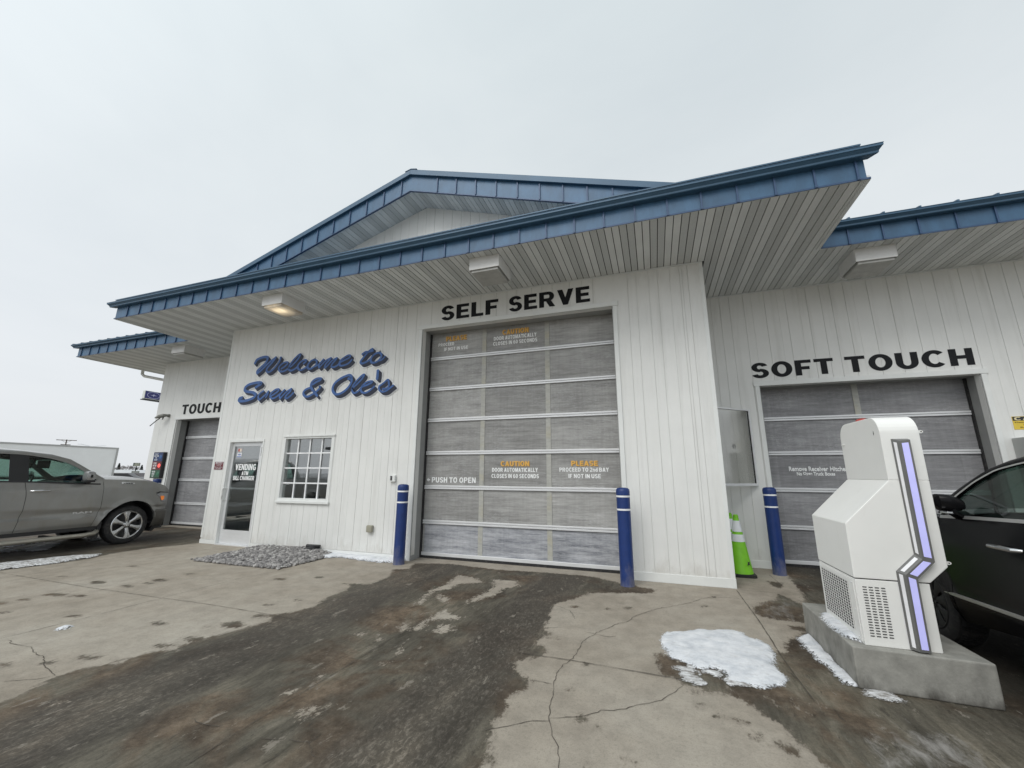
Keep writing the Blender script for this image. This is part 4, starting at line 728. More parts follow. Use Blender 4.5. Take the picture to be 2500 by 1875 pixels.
decal(gd2, 'Remove Receiver Hitches', (2.327, 3.215, 1.640, 1.718), 8.848, LETW, bold=.02); decal(gd2, 'No Open Truck Boxes', (2.440, 3.020, 1.562, 1.622), 8.848, LETW, bold=.02)

# painted sign lettering on the walls
def lettering(words, y, label, name='wall_lettering'):
    r = thing(name, (words[0][1][0], y, words[0][1][2]), label, 'lettering')
    for s, bx in words: mb = MB(); text_mb(mb, s, *bx, y, .004, .03, vt=.035); mb.build('word', LETB, r)
    return r
lettering([('SELF', (-3.925, -2.68, 4.600, 4.905)), ('SERVE', (-2.46, -.905, 4.600, 4.905))], WF - .001, 'black SELF SERVE lettering above the tall centre door')
lettering([('SOFT', (1.843, 3.138, 3.338, 3.625)), ('TOUCH', (3.31, 5.045, 3.338, 3.625))], WR - .001, 'black SOFT TOUCH lettering above the right-hand door')
lettering([('TOUCH', (-13.86, -12.165, 3.318, 3.622))], WR - .001, 'black TOUCH lettering above the door at far left')

# brush-script welcome sign: face, block shadow, pale outline
def brush(grow, dx, dz, y, thick=.002):
    mb = MB()
    for k, (w, pts) in enumerate(SCRIPT):
        P = cat_rom(pts, 7); P = np.array(P); n = len(P); hw = w * .5 + grow
        P = P + np.array([dx, dz]); yy = y - k * .00012
        L = []; R = []
        for i in range(n):
            d_ = P[min(i + 1, n - 1)] - P[max(i - 1, 0)]; d_ /= max(np.linalg.norm(d_), 1e-9); nn = np.array([-d_[1], d_[0]])
            # flat brush: thicker across the down strokes
            a = abs(d_ @ np.array([.78, .62])); ww = hw * (.74 + .28 * (1 - a))
            L.append(P[i] + nn * ww); R.append(P[i] - nn * ww)
        for A, Bq in ((L, R),):
            for i in range(n - 1):
                q = [A[i], A[i + 1], Bq[i + 1], Bq[i]]
                mb.add([(p[0], yy, p[1]) for p in q], [(0, 1, 2, 3)])
        for c_, d_ in ((P[0], P[0] - P[1]), (P[-1], P[-1] - P[-2])):
            d_ = d_ / max(np.linalg.norm(d_), 1e-9); nn = np.array([-d_[1], d_[0]])
            ring = [c_ + hw * .9 * (nn * math.cos(a) + d_ * math.sin(a)) for a in np.linspace(0, PI, 9)]
            mb.add([(p[0], yy - .00005, p[1]) for p in ring], [tuple(range(9))])
        # joints
        for i in range(1, n - 1, 2):
            ring = [P[i] + hw * .86 * np.array([math.cos(a), math.sin(a)]) for a in np.linspace(0, 2 * PI, 13)[:-1]]
            mb.add([(p[0], yy + .00004, p[1]) for p in ring], [tuple(range(12))])
    return mb
ws = thing('welcome_lettering', (-7.1, WF, 3.6), "large blue script lettering reading Welcome to Sven & Ole's", 'lettering')
SCB = M('script_blue', (.040, .115, .33), .45, var=.15, scale=5)
def nodup(mb, name, mat):
    me = bpy.data.meshes.new(name); me.from_pydata([(x + 7.1, y - WF, z - 3.6) for x, y, z in mb.v], [], mb.f); me.materials.append(mat)
    o = bpy.data.objects.new(name, me); C.objects.link(o); o.parent = ws
nodup(brush(0, 0, 0, WF - .030), 'script_face', SCB)
sh = MB()
for k in range(1, 7):
    q = brush(.0, .011 * k, -.010 * k, WF - .026 + k * .0009); sh.add(q.v, q.f)
nodup(sh, 'script_shadow', M('script_dark', (.016, .022, .045), .5))
ol = MB()
for k in (0, 3, 6):
    q = brush(.026, .011 * k, -.010 * k, WF - .016 + k * .0012); ol.add(q.v, q.f)
nodup(ol, 'script_outline', M('script_outline', (.80, .82, .84), .5))

# window --------------------------------------------------------------------
WGL = glass('window_glass', (.75, .78, .78), .01, f0=.20)
DG = glass('door_glass', (.75, .78, .78), .02, f0=.22)
mb = MB()
for bx in ((-7.70, -7.655, .957, 2.345), (-6.395, -6.32, .957, 2.345), (-7.655, -6.395, 2.285, 2.345), (-7.655, -6.395, .957, 1.035)): mb.box(bx[0], bx[1], WF - .012, WF + .11, bx[2], bx[3])
win = mb.build('window', TRIM, bld, bevel=.004)
mb = MB(); mb.box(-7.72, -6.30, WF - .045, WF - .013, .935, .985); mb.build('window_sill', TRIM, win, bevel=.004)
mb = MB(); mb.box(-7.72, -6.30, WF - .035, WF - .013, 2.325, 2.355); mb.build('window_head', TRIM, win, bevel=.003)
mb = MB(); mb.box(-7.654, -6.396, WF + .060, WF + .066, 1.036, 2.284); mb.build('pane', WGL, win)
mb = MB()
for i, x in enumerate((-7.335, -7.01, -6.685)):
    mb.box(x - .014, x + .014, WF + .040, WF + .058, 1.036, 2.284)
for z in (1.345, 1.66, 1.975):
    xs = [-7.654, -7.3495, -7.3205, -7.0245, -6.9955, -6.6995, -6.6705, -6.396]
    for a, c in zip(xs[0::2], xs[1::2]): mb.box(a, c, WF + .040, WF + .058, z - .014, z + .014)
mb.build('muntins', WST, win)
mb = MB(); text_mb(mb, 'ATM', -7.17, -6.74, 2.045, 2.19, WF + .16, .02, 0, outline=True, shear=.3); tag(mb.build('neon_sign', M('neon_tube', (.55, .56, .57), .3)), 'unlit outline ATM sign hanging inside the small paned window', 'neon sign')
# entry door ----------------------------------------------------------------
mb = MB()
for bx in ((-9.37, -9.335, 0, 2.30), (-8.325, -8.29, 0, 2.30), (-9.335, -8.325, 2.245, 2.30)): mb.box(bx[0], bx[1], WF - .014, WF + .12, bx[2], bx[3])
mb.build('door_frame', TRIM, bld, bevel=.004)
mb = MB(); yl = WF + .055
for bx in ((-9.334, -9.262, .02, 2.244), (-8.46, -8.326, .02, 2.244), (-9.262, -8.46, 2.155, 2.244), (-9.262, -8.46, .02, .308)): mb.box(bx[0], bx[1], yl, yl + .045, bx[2], bx[3])
ed = mb.build('entry_door', ALU, bld, bevel=.003, label='aluminium and glass entry door with VENDING lettering')
mb = MB(); mb.box(-9.262, -8.46, yl + .018, yl + .024, .308, 2.155); mb.build('pane', DG, ed)
mb = MB(); mb.box(-9.262, -8.46, yl + .030, yl + .06, 1.185, 1.225); mb.build('push_bar', ALU, ed)
mb = MB(); mb.tube([(-9.30, yl, 1.21), (-9.33, yl - .07, 1.215), (-9.33, yl - .085, 1.19), (-9.33, yl - .085, .98), (-9.33, yl - .07, .955), (-9.30, yl, .96)], .011, 8); mb.build('door_handle', TRIM, ed, smooth=True)
mb = MB(); mb.box(-8.40, -8.375, yl - .015, yl - .001, 1.93, 2.13); mb.build('closer_arm', BLACK, ed)
mb = MB(); mb.box(-9.335, -8.325, WF - .03, WF + .12, .0, .018); mb.build('threshold', ALU, bld)
for s, bx in (('VENDING', (-9.168, -8.530, 1.617, 1.745)), ('ATM', (-8.945, -8.745, 1.505, 1.582)), ('BILL CHANGER', (-9.191, -8.540, 1.392, 1.480))): decal(ed, s, bx, yl + .017, LETW, bold=.055)
def card(par, bx, y, layers, name='sticker'):
    mb = MB(); mats = []
    for k, (kind, mat, a) in enumerate(layers):
        mats.append(mat)
        if kind == 'box': mb.box(a[0], a[1], y - .001 * (k + 1), y - .001 * k - .0002, a[2], a[3], k)
        elif kind == 'disc': mb.lathe([(0, 0), (a[2], 0), (a[2], -.0008), (0, -.0008)], (a[0], y - .001 * k, a[1]), 'Y', 20, k)
        elif kind == 'text': text_mb(mb, a[0], *a[1], y - .001 * k, .001, a[2] if len(a) > 2 else .02, mi=k)
    return mb.build(name, mats, par)
RED = M('print_red', (.45, .03, .03), .5); ORG = M('print_orange', (.75, .35, .08), .5); VBL = M('print_blue', (.03, .10, .40), .5); WPR = M('print_white', (.75, .76, .77), .5); MAR = M('print_maroon', (.13, .012, .02), .45)
card(ed, 0, yl + .017, [('box', M('print_grey', (.45, .42, .42), .5), (-9.175, -9.03, 2.02, 2.115)), ('disc', RED, (-9.125, 2.067, .033)), ('disc', M('print_pale', (.70, .62, .52), .5), (-9.083, 2.067, .033))])
card(ed, 0, yl + .017, [('box', WPR, (-9.175, -9.03, 1.905, 2.008)), ('text', VBL, ('VISA', (-9.155, -9.05, 1.945, 1.985), .03)), ('box', VBL, (-9.17, -9.035, 1.910, 1.926))])
# room seen through the glass
mb = MB(); ROOM = M('room_wall', (.55, .57, .57), .8); y0, y1 = WF + .14, WF + 2.6
mb.quad((-9.7, y1, 0), (-5.6, y1, 0), (-5.6, y1, 2.6), (-9.7, y1, 2.6)); mb.quad((-9.7, y0, 0), (-9.7, y1, 0), (-9.7, y1, 2.6), (-9.7, y0, 2.6)); mb.quad((-5.6, y0, 0), (-5.6, y1, 0), (-5.6, y1, 2.6), (-5.6, y0, 2.6)); mb.quad((-9.7, y0, 2.6), (-5.6, y0, 2.6), (-5.6, y1, 2.6), (-9.7, y1, 2.6)); mb.quad((-9.7, y0, .005), (-5.6, y0, .005), (-5.6, y1, .005), (-9.7, y1, .005))
mb.build('vending_room', ROOM, bld)
v = thing('vending_machine', (-6.2, WF + 2.1, 0), 'dark vending machine inside behind the small paned window', 'vending machine')
mb = MB(); mb.box(-6.65, -5.75, WF + 1.7, WF + 2.5, .01, 1.85); mb.build('cabinet', M('machine_grey', (.07, .075, .08), .4), v, bevel=.01)
mb = MB(); mb.box(-6.58, -6.05, WF + 1.69, WF + 1.699, .6, 1.7); mb.build('display_front', BLACK, v)
# ------------------------------------------------------------------ soffit lights
LENS = M('light_lens', (.42, .42, .40), .35, var=.15, scale=9); HOUS = M('light_housing', (.66, .66, .65), .4, var=.05, dirt=((.3, .3, .28), 6, (1, 1, 1), .55, .8, .3))
lensm, t, b = nt('lit_lens'); tc = geo(t)
sp = node(t, 'ShaderNodeVectorMath', operation='DISTANCE'); t.links.new(geo(t), sp.inputs[0]); sp.inputs[1].default_value = (-7.06, 5.80, 4.83)
b.inputs['Base Color'].default_value = (.42, .38, .33, 1); b.inputs['Roughness'].default_value = .35
e = ramp(t, sp.outputs['Value'], [(.06, 1), (.16, .35), (.30, .03)]); rb = noise(t, geo(t, (30, 1, 1)), 1.2, 2)
t.links.new(mix(t, .5, e, ramp(t, rb, [(.4, .55), (.6, 1.3)]), 'MULTIPLY'), b.inputs['Emission Strength']); b.inputs['Emission Color'].default_value = (1, .80, .50, 1)
def light_fixture(loc, label, lit=False):
    r = thing('soffit_light', loc, label, 'light', 'box lights under the soffits')
    mb = MB()
    for bx in ((-.265, -.255, -.29, .29), (.255, .265, -.29, .29), (-.255, .255, -.29, -.28), (-.255, .255, .28, .29)): mb.box(*bx, -.215, 0)
    mb.box(-.255, .255, -.28, .28, -.02, -.001)
    mb.build('housing', HOUS, r, bevel=.003, world=False)
    mb = MB(); mb.box(-.235, .235, -.262, .262, -.255, -.03); mb.build('lens', lensm if lit else LENS, r, bevel=.008, world=False)
    return r
light_fixture((-7.04, 5.86, SZ), 'lit box light with a warm glow under the centre soffit', True)
lf = light_fixture((-2.435, 5.86, SZ), 'unlit box light under the centre soffit above SELF SERVE')
dup(lf, (-12.5, 7.55, SZ), 'box light under the lower left soffit above TOUCH'); dup(lf, (3.47, 7.53, SZ), 'box light under the right soffit above SOFT TOUCH')

# ------------------------------------------------------------------ bollards
def bollard(loc, label):
    r = thing('bollard', loc, label, 'bollard', 'blue bollards guarding the door openings')
    h = 1.365; R = .098; pr = [(R * 1.04, 0), (R, .02), (R, h - .11)]
    mb = MB(); mb.lathe([(0, 0)] + pr, n=40); mb.build('sleeve', BOLB, r, smooth=True, world=False)
    mb = MB(); mb.lathe([(R, h - .11), (R * 1.03, h - .108), (R * 1.03, h - .05), (R * .98, h - .025), (R * .82, h - .008), (R * .5, h), (0, h + .002)], n=40); mb.build('cap', BOLB, r, smooth=True, world=False)
    for z in (h - .125, h - .315):
        mb = MB(); mb.lathe([(R, z - .013), (R + .0025, z - .012), (R + .0025, z + .012), (R, z + .013)], n=40); mb.build('white_band', WST, r, smooth=True, world=False)
    return r
b0 = bollard((-4.375, 6.58, 0), 'blue bollard at the left side of the tall centre door')
dup(b0, (-.482, 6.52, 0), 'blue bollard at the right side of the tall centre door'); dup(b0, (1.79, 8.06, 0), 'blue bollard beside the green cones at the right-hand bay')
dup(b0, (-13.70, 8.08, 0), 'blue bollard behind the pickup hood below the lit menu box'); dup(b0, (5.32, 8.06, 0), 'blue bollard seen through the windows of the black car')

# ------------------------------------------------------------------ traffic cones
GRN = M('cone_green', (.20, .56, .015), .5, var=.08, scale=8, dirt=((.18, .25, .05), 8, (1, 1, 1), .6, .8, .4)); REFL = M('reflective_white', (.80, .82, .85), .35, var=.06)
def cone(loc, rz, label):
    r = thing('traffic_cone', loc, label, 'traffic cone', 'green cones behind the wall corner', rz)
    R = lambda z: .168 - (z - .05) * (.168 - .034) / .87
    mb = MB(); mb.lathe([(.172, .048), (R(.06), .06), (R(.92), .92), (R(.92) - .004, .928), (.02, .92), (.02, .9)], n=36); mb.lathe([(R(.895) + .002, .89), (R(.9) + .005, .9), (R(.915) + .002, .915)], n=36); mb.build('cone_body', GRN, r, smooth=True, world=False)
    for a, c in ((.665, .835), (.515, .625)):
        mb = MB(); mb.lathe([(R(a), a), (R(a) + .0025, a + .001), (R(c) + .0025, c - .001), (R(c), c)], n=36); mb.build('reflective_collar', REFL, r, smooth=True, world=False)
    mb = MB(); mb.prism([(-.185, -.15), (-.15, -.185), (.15, -.185), (.185, -.15), (.185, .15), (.15, .185), (-.15, .185), (-.185, .15)], 'XY', 0, .045); mb.build('base', RUB, r, bevel=.008, world=False)
    for k in range(5):
        pass
    mb = MB(); mb.prism([(.06, .18), (.075, .21), (.07, .24), (.085, .225), (.10, .24), (.095, .20), (.11, .18), (.085, .19)], 'XZ', -.155, -.150); mb.v = [(x, y + (z - .18) * .15 - .0, z) for x, y, z in mb.v]; mb.build('print_mark', BLACK, r, world=False)
    return r
c0 = cone((1.20, 7.79, 0), .05, 'green traffic cone with two white bands in front of its twin')
dup(c0, (1.155, 8.10, 0), 'green traffic cone mostly hidden between the corner and its twin', .4)

# ------------------------------------------------------------------ plinth and kiosk
isl = MB(); isl.prism([(1.335, 4.115), (2.145, 4.08), (2.145, 5.30), (1.335, 5.28)], 'XY', 0, .285)
tag(isl.build('concrete_plinth', CONC, bevel=.012, seg=3), 'raised concrete island carrying the white kiosk', 'plinth')
KW = M('kiosk_white', (.80, .80, .775), .38, var=.03, scale=2, bmp=.15, bscale=260, dirt=((.45, .43, .38), 7, (1, 1, .5), .62, .9, .35))
k = thing('pay_kiosk', (1.7, 4.55, .285), 'tall white stepped pay kiosk with a lavender light strip', 'kiosk')
Y0, Y1 = 4.17, 4.935
mb = MB()
A = (1.437, .765); 
mb.prism([A, (1.437, 1.177), (1.777, 1.522), (2.036, 1.522), (2.038, .886), (1.913, .765)], 'XZ', Y0, Y1)
up = [(Y0, 1.522), (Y0, 1.90)] + [(Y0 + .14 - .14 * math.cos(a), 1.90 + .145 * math.sin(a)) for a in np.linspace(.15, PI / 2, 8)] + [(Y1 - .14 + .14 * math.sin(a), 1.90 + .145 * math.cos(a)) for a in np.linspace(0, PI / 2, 8)] + [(Y1, 1.522)]
mb.prism(up, 'YZ', 1.777, 2.036)
body = mb.build('upper_body', KW, k, bevel=.006, seg=3)
mb = MB(); mb.box(1.440, 1.908, Y0 + .004, Y1 - .004, .286, .757); lb = mb.build('lower_cabinet', KW, k, bevel=.004)
mb = MB(); mb.box(1.45, 1.90, Y0 + .012, Y1 - .012, .756, .766); mb.build('seam', DGAP, k)
# side access panel with grille
mb = MB(); mb.box(1.4345, 1.4395, 4.20, Y1 - .02, .30, .745); pn = mb.build('access_panel', KW, k, bevel=.001)
ya, yb, za, zb = 4.305, 4.868, .352, .712
mb = MB(); mb.box(1.4325, 1.4343, ya, yb, za, zb); gr = mb.build('grille', DGAP, k)
mb = MB(); n = 12
for i in range(n + 1): y = ya + (yb - ya) * i / n; mb.box(1.4295, 1.4324, y - .0032, y + .0032, za, zb)
n = 17
for i in range(n + 1): z = za + (zb - za) * i / n; mb.box(1.4285, 1.4294, ya - .006, yb + .006, z - .0024, z + .0024)
mb.build('grille_mesh', KW, gr)
mb = MB()
for y in (4.235, Y1 - .045):
    for z in (.33, .52, .72): mb.lathe([(0, 0), (.006, 0), (.005, -.004), (0, -.005)], (1.434, y, z), 'X', 10)
mb.build('screws', ALU, k, smooth=True)
mb = MB()
for j in range(19):
    for i in range(4):
        x = 1.482 + i * .0395 + .0; z = .703 - j * .0193
        mb.box(x, x + .0265, Y0 + .0015, Y0 + .0038, z - .0034, z + .0034)
mb.build('louvre_slots', DGAP, lb)
# light strip moulding on the front
GF = M('strip_frame', (.17, .17, .165), .45, .3, var=.08); LAV = M('lavender_lens', (.50, .50, .85), .4, var=.05, scale=12, emit=((.50, .50, 1.0), .25)); WLN = M('white_lens', (.82, .82, .84), .35, emit=None)
Lp = [(1.842, 1.852), (1.845, .967), (1.713, .836), (1.713, .295)]; Mp = [(1.874, 1.832), (1.870, .940), (1.752, .822), (1.748, .295)]; Rp = [(1.944, 1.840), (1.942, .925), (1.820, .797), (1.815, .295)]
YF = 4.12; mb = MB()
for i in range(3):
    a, c = i, i + 1
    mb.quad((Lp[a][0], Y0 - .001, Lp[a][1]), (Mp[a][0], YF, Mp[a][1]), (Mp[c][0], YF, Mp[c][1]), (Lp[c][0], Y0 - .001, Lp[c][1]))
    mb.quad((Mp[a][0], YF, Mp[a][1]), (Rp[a][0], YF, Rp[a][1]), (Rp[c][0], YF, Rp[c][1]), (Mp[c][0], YF, Mp[c][1]))
    mb.quad((Rp[a][0], YF, Rp[a][1]), (Rp[a][0] + .008, Y0, Rp[a][1]), (Rp[c][0] + .008, Y0, Rp[c][1]), (Rp[c][0], YF, Rp[c][1]))
mb.add([(Lp[0][0], Y0 - .001, Lp[0][1]), (Mp[0][0], YF, Mp[0][1]), (Rp[0][0], YF, Rp[0][1]), (Rp[0][0] + .008, Y0, Rp[0][1] + .012)], [(0, 1, 2, 3)])
mb.add([(Lp[3][0], Y0 - .001, .295), (Mp[3][0], YF, .295), (Rp[3][0], YF, .295), (Rp[3][0] + .008, Y0, .295)], [(0, 1, 2, 3)])
ls = mb.build('light_strip', GF, k)
def inset(P, Q, y_p, y_q, u0, u1, v0, v1, off, mat, name):
    def pt(u, v):
        ax, az = P[0][0] + (P[1][0] - P[0][0]) * v, P[0][1] + (P[1][1] - P[0][1]) * v
        bx, bz = Q[0][0] + (Q[1][0] - Q[0][0]) * v, Q[0][1] + (Q[1][1] - Q[0][1]) * v
        return (ax + (bx - ax) * u - off * (.7 if y_p != y_q else 0), y_p + (y_q - y_p) * u - off, az + (bz - az) * u)
    pts = [(u0, v0), (u1, v0), (u1, v1), (u0, v1)]
    f = [pt(*p) for p in pts]; bk = [(x, y + .004, z) for x, y, z in f]
    MB().add(f + bk, [(0, 1, 2, 3), (4, 7, 6, 5), (0, 4, 5, 1), (1, 5, 6, 2), (2, 6, 7, 3), (3, 7, 4, 0)]).build(name, mat, ls, bevel=.0015)
for i, (v0, v1) in enumerate(((.022, .975), (.08, .90), (.02, .965))):
    inset((Mp[i], Mp[i + 1]), (Rp[i], Rp[i + 1]), YF, YF, .18, .80, v0, v1, .0025, LAV, 'lavender_lens')
    inset((Lp[i], Lp[i + 1]), (Mp[i], Mp[i + 1]), Y0, YF, .30, .68, v0, v1, .0025, WLN, 'white_lens')
mb = MB()
for z in (1.912, .905):
    p = [(2.036, z - .012), (2.085, z - .012), (2.095, z - .006), (2.097, z), (2.095, z + .006), (2.085, z + .012), (2.036, z + .012)]
    mb.prism(p, 'XZ', 4.24, 4.246); mb.lathe([(0, 0), (.005, 0), (.005, -.001), (0, -.001)], (2.083, 4.2395, z), 'Y', 12, 1)
mb.build('mounting_tab', [KW, DGAP], k)
mb = MB(); mb.box(1.763, 1.776, 4.86, 4.90, 1.848, 1.856); mb.build('mounting_tab', KW, k)
mb = MB(); mb.lathe([(.05, 0), (.05, .01), (.04, .022), (.02, .03), (0, .031)], (1.84, 4.58, 2.042), 'Z', 24); mb.build('red_beacon', M('beacon_red', (.45, .05, .04), .35), k, smooth=True)
mb = MB(); mb.prism([(4.262, 1.905), (4.268, 1.93), (4.274, 1.905), (4.268, 1.89)], 'YZ', 1.7755, 1.7765); mb.build('keyhole', BLACK, k)

# ------------------------------------------------------------------ wall-mounted things
bt = thing('push_button_box', (-4.80, WF, 1.46), 'small white push button box on the wall left of the door', 'push button')
mb = MB(); mb.box(-4.862, -4.745, WF - .055, WF - .001, 1.40, 1.525); mb.build('enclosure', TRIM, bt, bevel=.006)
mb = MB(); mb.box(-4.845, -4.80, WF - .058, WF - .0552, 1.425, 1.508); mb.build('button_plate', BLACK, bt)
for z in (1.485, 1.45):
    mb = MB(); mb.lathe([(0, -.008), (.012, -.008), (.014, 0)], (-4.822, WF - .0585, z), 'Y', 14); mb.build('button', M('button_grey', (.2, .2, .2), .4), bt, smooth=True)
mb = MB(); mb.box(-5.305, -5.175, WF - .075, WF - .001, .455, .585); tag(mb.build('outlet_cover', M('cover_tan', (.30, .29, .23), .5, var=.1), bevel=.02, seg=3), 'weathered tan outlet cover low on the wall below the push button', 'outlet cover')
nb = thing('notice_sign', (-9.6, WF, 1.7), 'small dark maroon NOTICE sign left of the glass door', 'sign')
mb = MB(); mb.box(-9.752, -9.462, WF - .006, WF - .001, 1.615, 1.808); mb.build('sign_plate', WPR, nb)
mb = MB(); mb.box(-9.744, -9.470, WF - .009, WF - .0062, 1.622, 1.800); pl = mb.build('sign_face', MAR, nb)
mb = MB(); text_mb(mb, 'NOTICE', -9.715, -9.497, 1.762, 1.792, WF - .0092, .001, .03, vt=.03)
for s, z, w in (('Non-Payment', 1.734, .19), ('Under Any', 1.708, .15), ('Video Surveillance', 1.672, .24), ('On Premises', 1.640, .17)): text_mb(mb, s, -9.607 - w / 2, -9.607 + w / 2, z, z + .017, WF - .0092, .001, .02)
mb.build('sign_text', WPR, nb)
# caution sign at the right edge
cs = thing('caution_sign', (5.6, WR, 2.37), 'black and yellow CAUTION sign at the right edge of the photo', 'sign')
mb = MB(); mb.box(5.309, 5.95, WR - .006, WR - .001, 2.272, 2.475); mb.build('sign_plate', M('print_yellow', (.68, .50, .06), .5), cs)
mb = MB(); mb.box(5.314, 5.945, WR - .009, WR - .0062, 2.408, 2.470); hp = mb.build('sign_header', BLACK, cs)
mb = MB(); text_mb(mb, 'CAUTION', 5.33, 5.93, 2.414, 2.464, WR - .0092, .001, .03, vt=.03); mb.build('sign_text', M('print_cream', (.65, .58, .35), .5), hp)
mb = MB(); text_mb(mb, 'Please Watch Your Step', 5.33, 5.93, 2.368, 2.392, WR - .0065, .001, .02); text_mb(mb, 'Wait For Green Light', 5.42, 5.85, 2.330, 2.352, WR - .0065, .001, .02); text_mb(mb, 'Before Entering Bay', 5.38, 5.89, 2.292, 2.314, WR - .0065, .001, .02); mb.build('sign_text', M('print_brown', (.10, .06, .01), .5), cs)
mb = MB(); mb.box(5.243, 5.75, WR - .28, WR - .001, .6, 2.14); tag(mb.build('wall_cabinet', M('cabinet_grey', (.42, .43, .42), .5, var=.05), bevel=.006), 'light grey wall cabinet below the CAUTION sign', 'cabinet')
# framed clear panel across the corner
fp = thing('framed_panel', (1.35, 8.15, 1.38), 'thin-framed clear panel set across the wall corner above the cones', 'panel')
a = Vector((.985, 7.815, 0)); c = Vector((1.705, 8.455, 0)); u = (c - a); Lw = u.length; u.normalize(); nrm = Vector((u.y, -u.x, 0))
def obx(mb, s0, s1, z0, z1, d0, d1, mi=0):
    vs = [a + u * s + nrm * d + Vector((0, 0, z)) for z in (z0, z1) for s, d in ((s0, d0), (s1, d0), (s1, d1), (s0, d1))]
    mb.add(vs, [(0, 3, 2, 1), (4, 5, 6, 7), (0, 1, 5, 4), (1, 2, 6, 5), (2, 3, 7, 6), (3, 0, 4, 7)], mi)
mb = MB(); obx(mb, 0, .03, 1.375, 2.745, -.03, .03); obx(mb, Lw - .03, Lw, 1.375, 2.745, -.03, .03); obx(mb, .03, Lw - .03, 2.715, 2.745, -.03, .03); obx(mb, .03, Lw - .03, 1.375, 1.42, -.03, .03); mb.build('frame', ALU, fp, bevel=.004)
mb = MB(); obx(mb, .03, Lw - .03, 1.42, 2.715, -.003, .003); mb.build('pane', glass('panel_glass', (.86, .86, .85), .08, f0=.10), fp)
mb = MB(); obx(mb, Lw - .034, Lw - .03, 1.42, 2.715, -.012, .012); mb.build('gasket', BLACK, fp)
mb = MB()
for s_ in (.46, .50): obx(mb, s_, s_ + .012, 2.02, 2.10, .004, .012); obx(mb, s_ - .02 if s_ < .48 else s_ + .012, s_ if s_ < .48 else s_ + .032, 2.055, 2.067, .004, .010)
mb.build('clip', M('clip_grey', (.25, .25, .25), .4), fp)
# lit instruction box at the far-left bay
ds = thing('menu_box', (-14.38, 8.43, 1.77), 'black instruction box with blue, red and green panels at the left bay', 'sign')
mb = MB(); mb.box(-14.605, -14.154, 8.382, WR - .001, 1.383, 2.159); mb.build('casing', BLACK, ds, bevel=.004)
yy = 8.381
PB, PR_, PG = M('panel_blue', (.012, .03, .10), .4, emit=((.02, .06, .25), .06)), M('panel_red', (.10, .01, .015), .4, emit=((.3, .01, .02), .05)), M('panel_green', (.015, .07, .04), .4, emit=((.02, .2, .08), .04))
for (z0, z1), pm, lm, txt, on in (((1.885, 2.145), PB, M('lamp_blue', (.02, .08, .22), .3, emit=((.03, .15, .4), .10)), ['PULL UP', 'SLOWLY THEN', 'TO', 'FOLLOW'], 0), ((1.63, 1.878), PR_, M('lamp_red', (.9, .05, .04), .3, emit=((1, .10, .08), 1.2)), ['PLEASE', 'WAIT FOR', 'SIGNAL'], 1), ((1.398, 1.623), PG, M('lamp_green', (.02, .11, .06), .3, emit=((.03, .3, .12), .08)), ['PROCEED', 'ENTER', 'BAY'], 0)):
    mb = MB(); mb.box(-14.59, -14.18, yy - .003, yy, z0, z1); q = mb.build('sign_face', pm, ds)
    mb = MB(); n = len(txt); hh = (z1 - z0 - .03) / n
    for i, s in enumerate(txt): w = .035 + .012 * len(s) * 1.35; text_mb(mb, s, -14.465 - w / 2, -14.465 + w / 2, z1 - .02 - (i + 1) * hh + .012, z1 - .02 - i * hh - .006, yy - .0035, .001, .03, vt=.03)
    mb.build('sign_text', WPR, q)
    zc = (z0 + z1) / 2; mb = MB(); mb.lathe([(0, -.006), (.05, -.006), (.058, 0)], (-14.265, yy - .0035, zc), 'Y', 24); mb.build('signal_lamp', lm, q, smooth=True)
# wall floodlight with rod
wl = thing('wall_camera', (-14.35, 8.4, 3.2), 'grey wall-mounted camera with a dark downward rod left of TOUCH', 'camera')
GRY = M('fixture_grey', (.22, .22, .20), .5)
mb = MB(); mb.lathe([(0, 0), (.05, 0), (.055, .03), (0, .03)], (-14.40, WR - .035, 3.30), 'Y', 18); mb.build('wall_plate', GRY, wl, smooth=True)
mb = MB(); mb.tube([(-14.38, WR - .03, 3.31), (-14.42, 8.33, 3.29), (-14.52, 8.28, 3.255), (-14.66, 8.25, 3.215)], [.03, .055, .06, .02], 12); mb.build('hood', GRY, wl, smooth=True)
mb = MB(); mb.tube([(-14.50, 8.29, 3.20), (-14.62, 8.27, 3.12), (-14.83, 8.25, 2.965)], [.014, .013, .012], 8); mb.build('rod', BLACK, wl, smooth=True)
mb = MB(); mb.tube([(-14.42, 8.34, 3.26), (-14.44, 8.33, 3.16)], [.022, .012], 8); mb.build('knob', BLACK, wl, smooth=True)
# black drain elbow on the snow behind the gravel
mb = MB(); mb.tube([(-6.42, 6.86, .13), (-6.44, 6.78, .12), (-6.56, 6.66, .085), (-6.62, 6.62, .07)], [.035, .045, .05, .035], 14); mb.tube([(-6.32, 6.77, .16), (-6.62, 6.74, .145)], [.02, .035], 10)
tag(mb.build('drain_outlet', BLACK, smooth=True), 'black drain outlet poking out at the wall behind the gravel', 'drain')
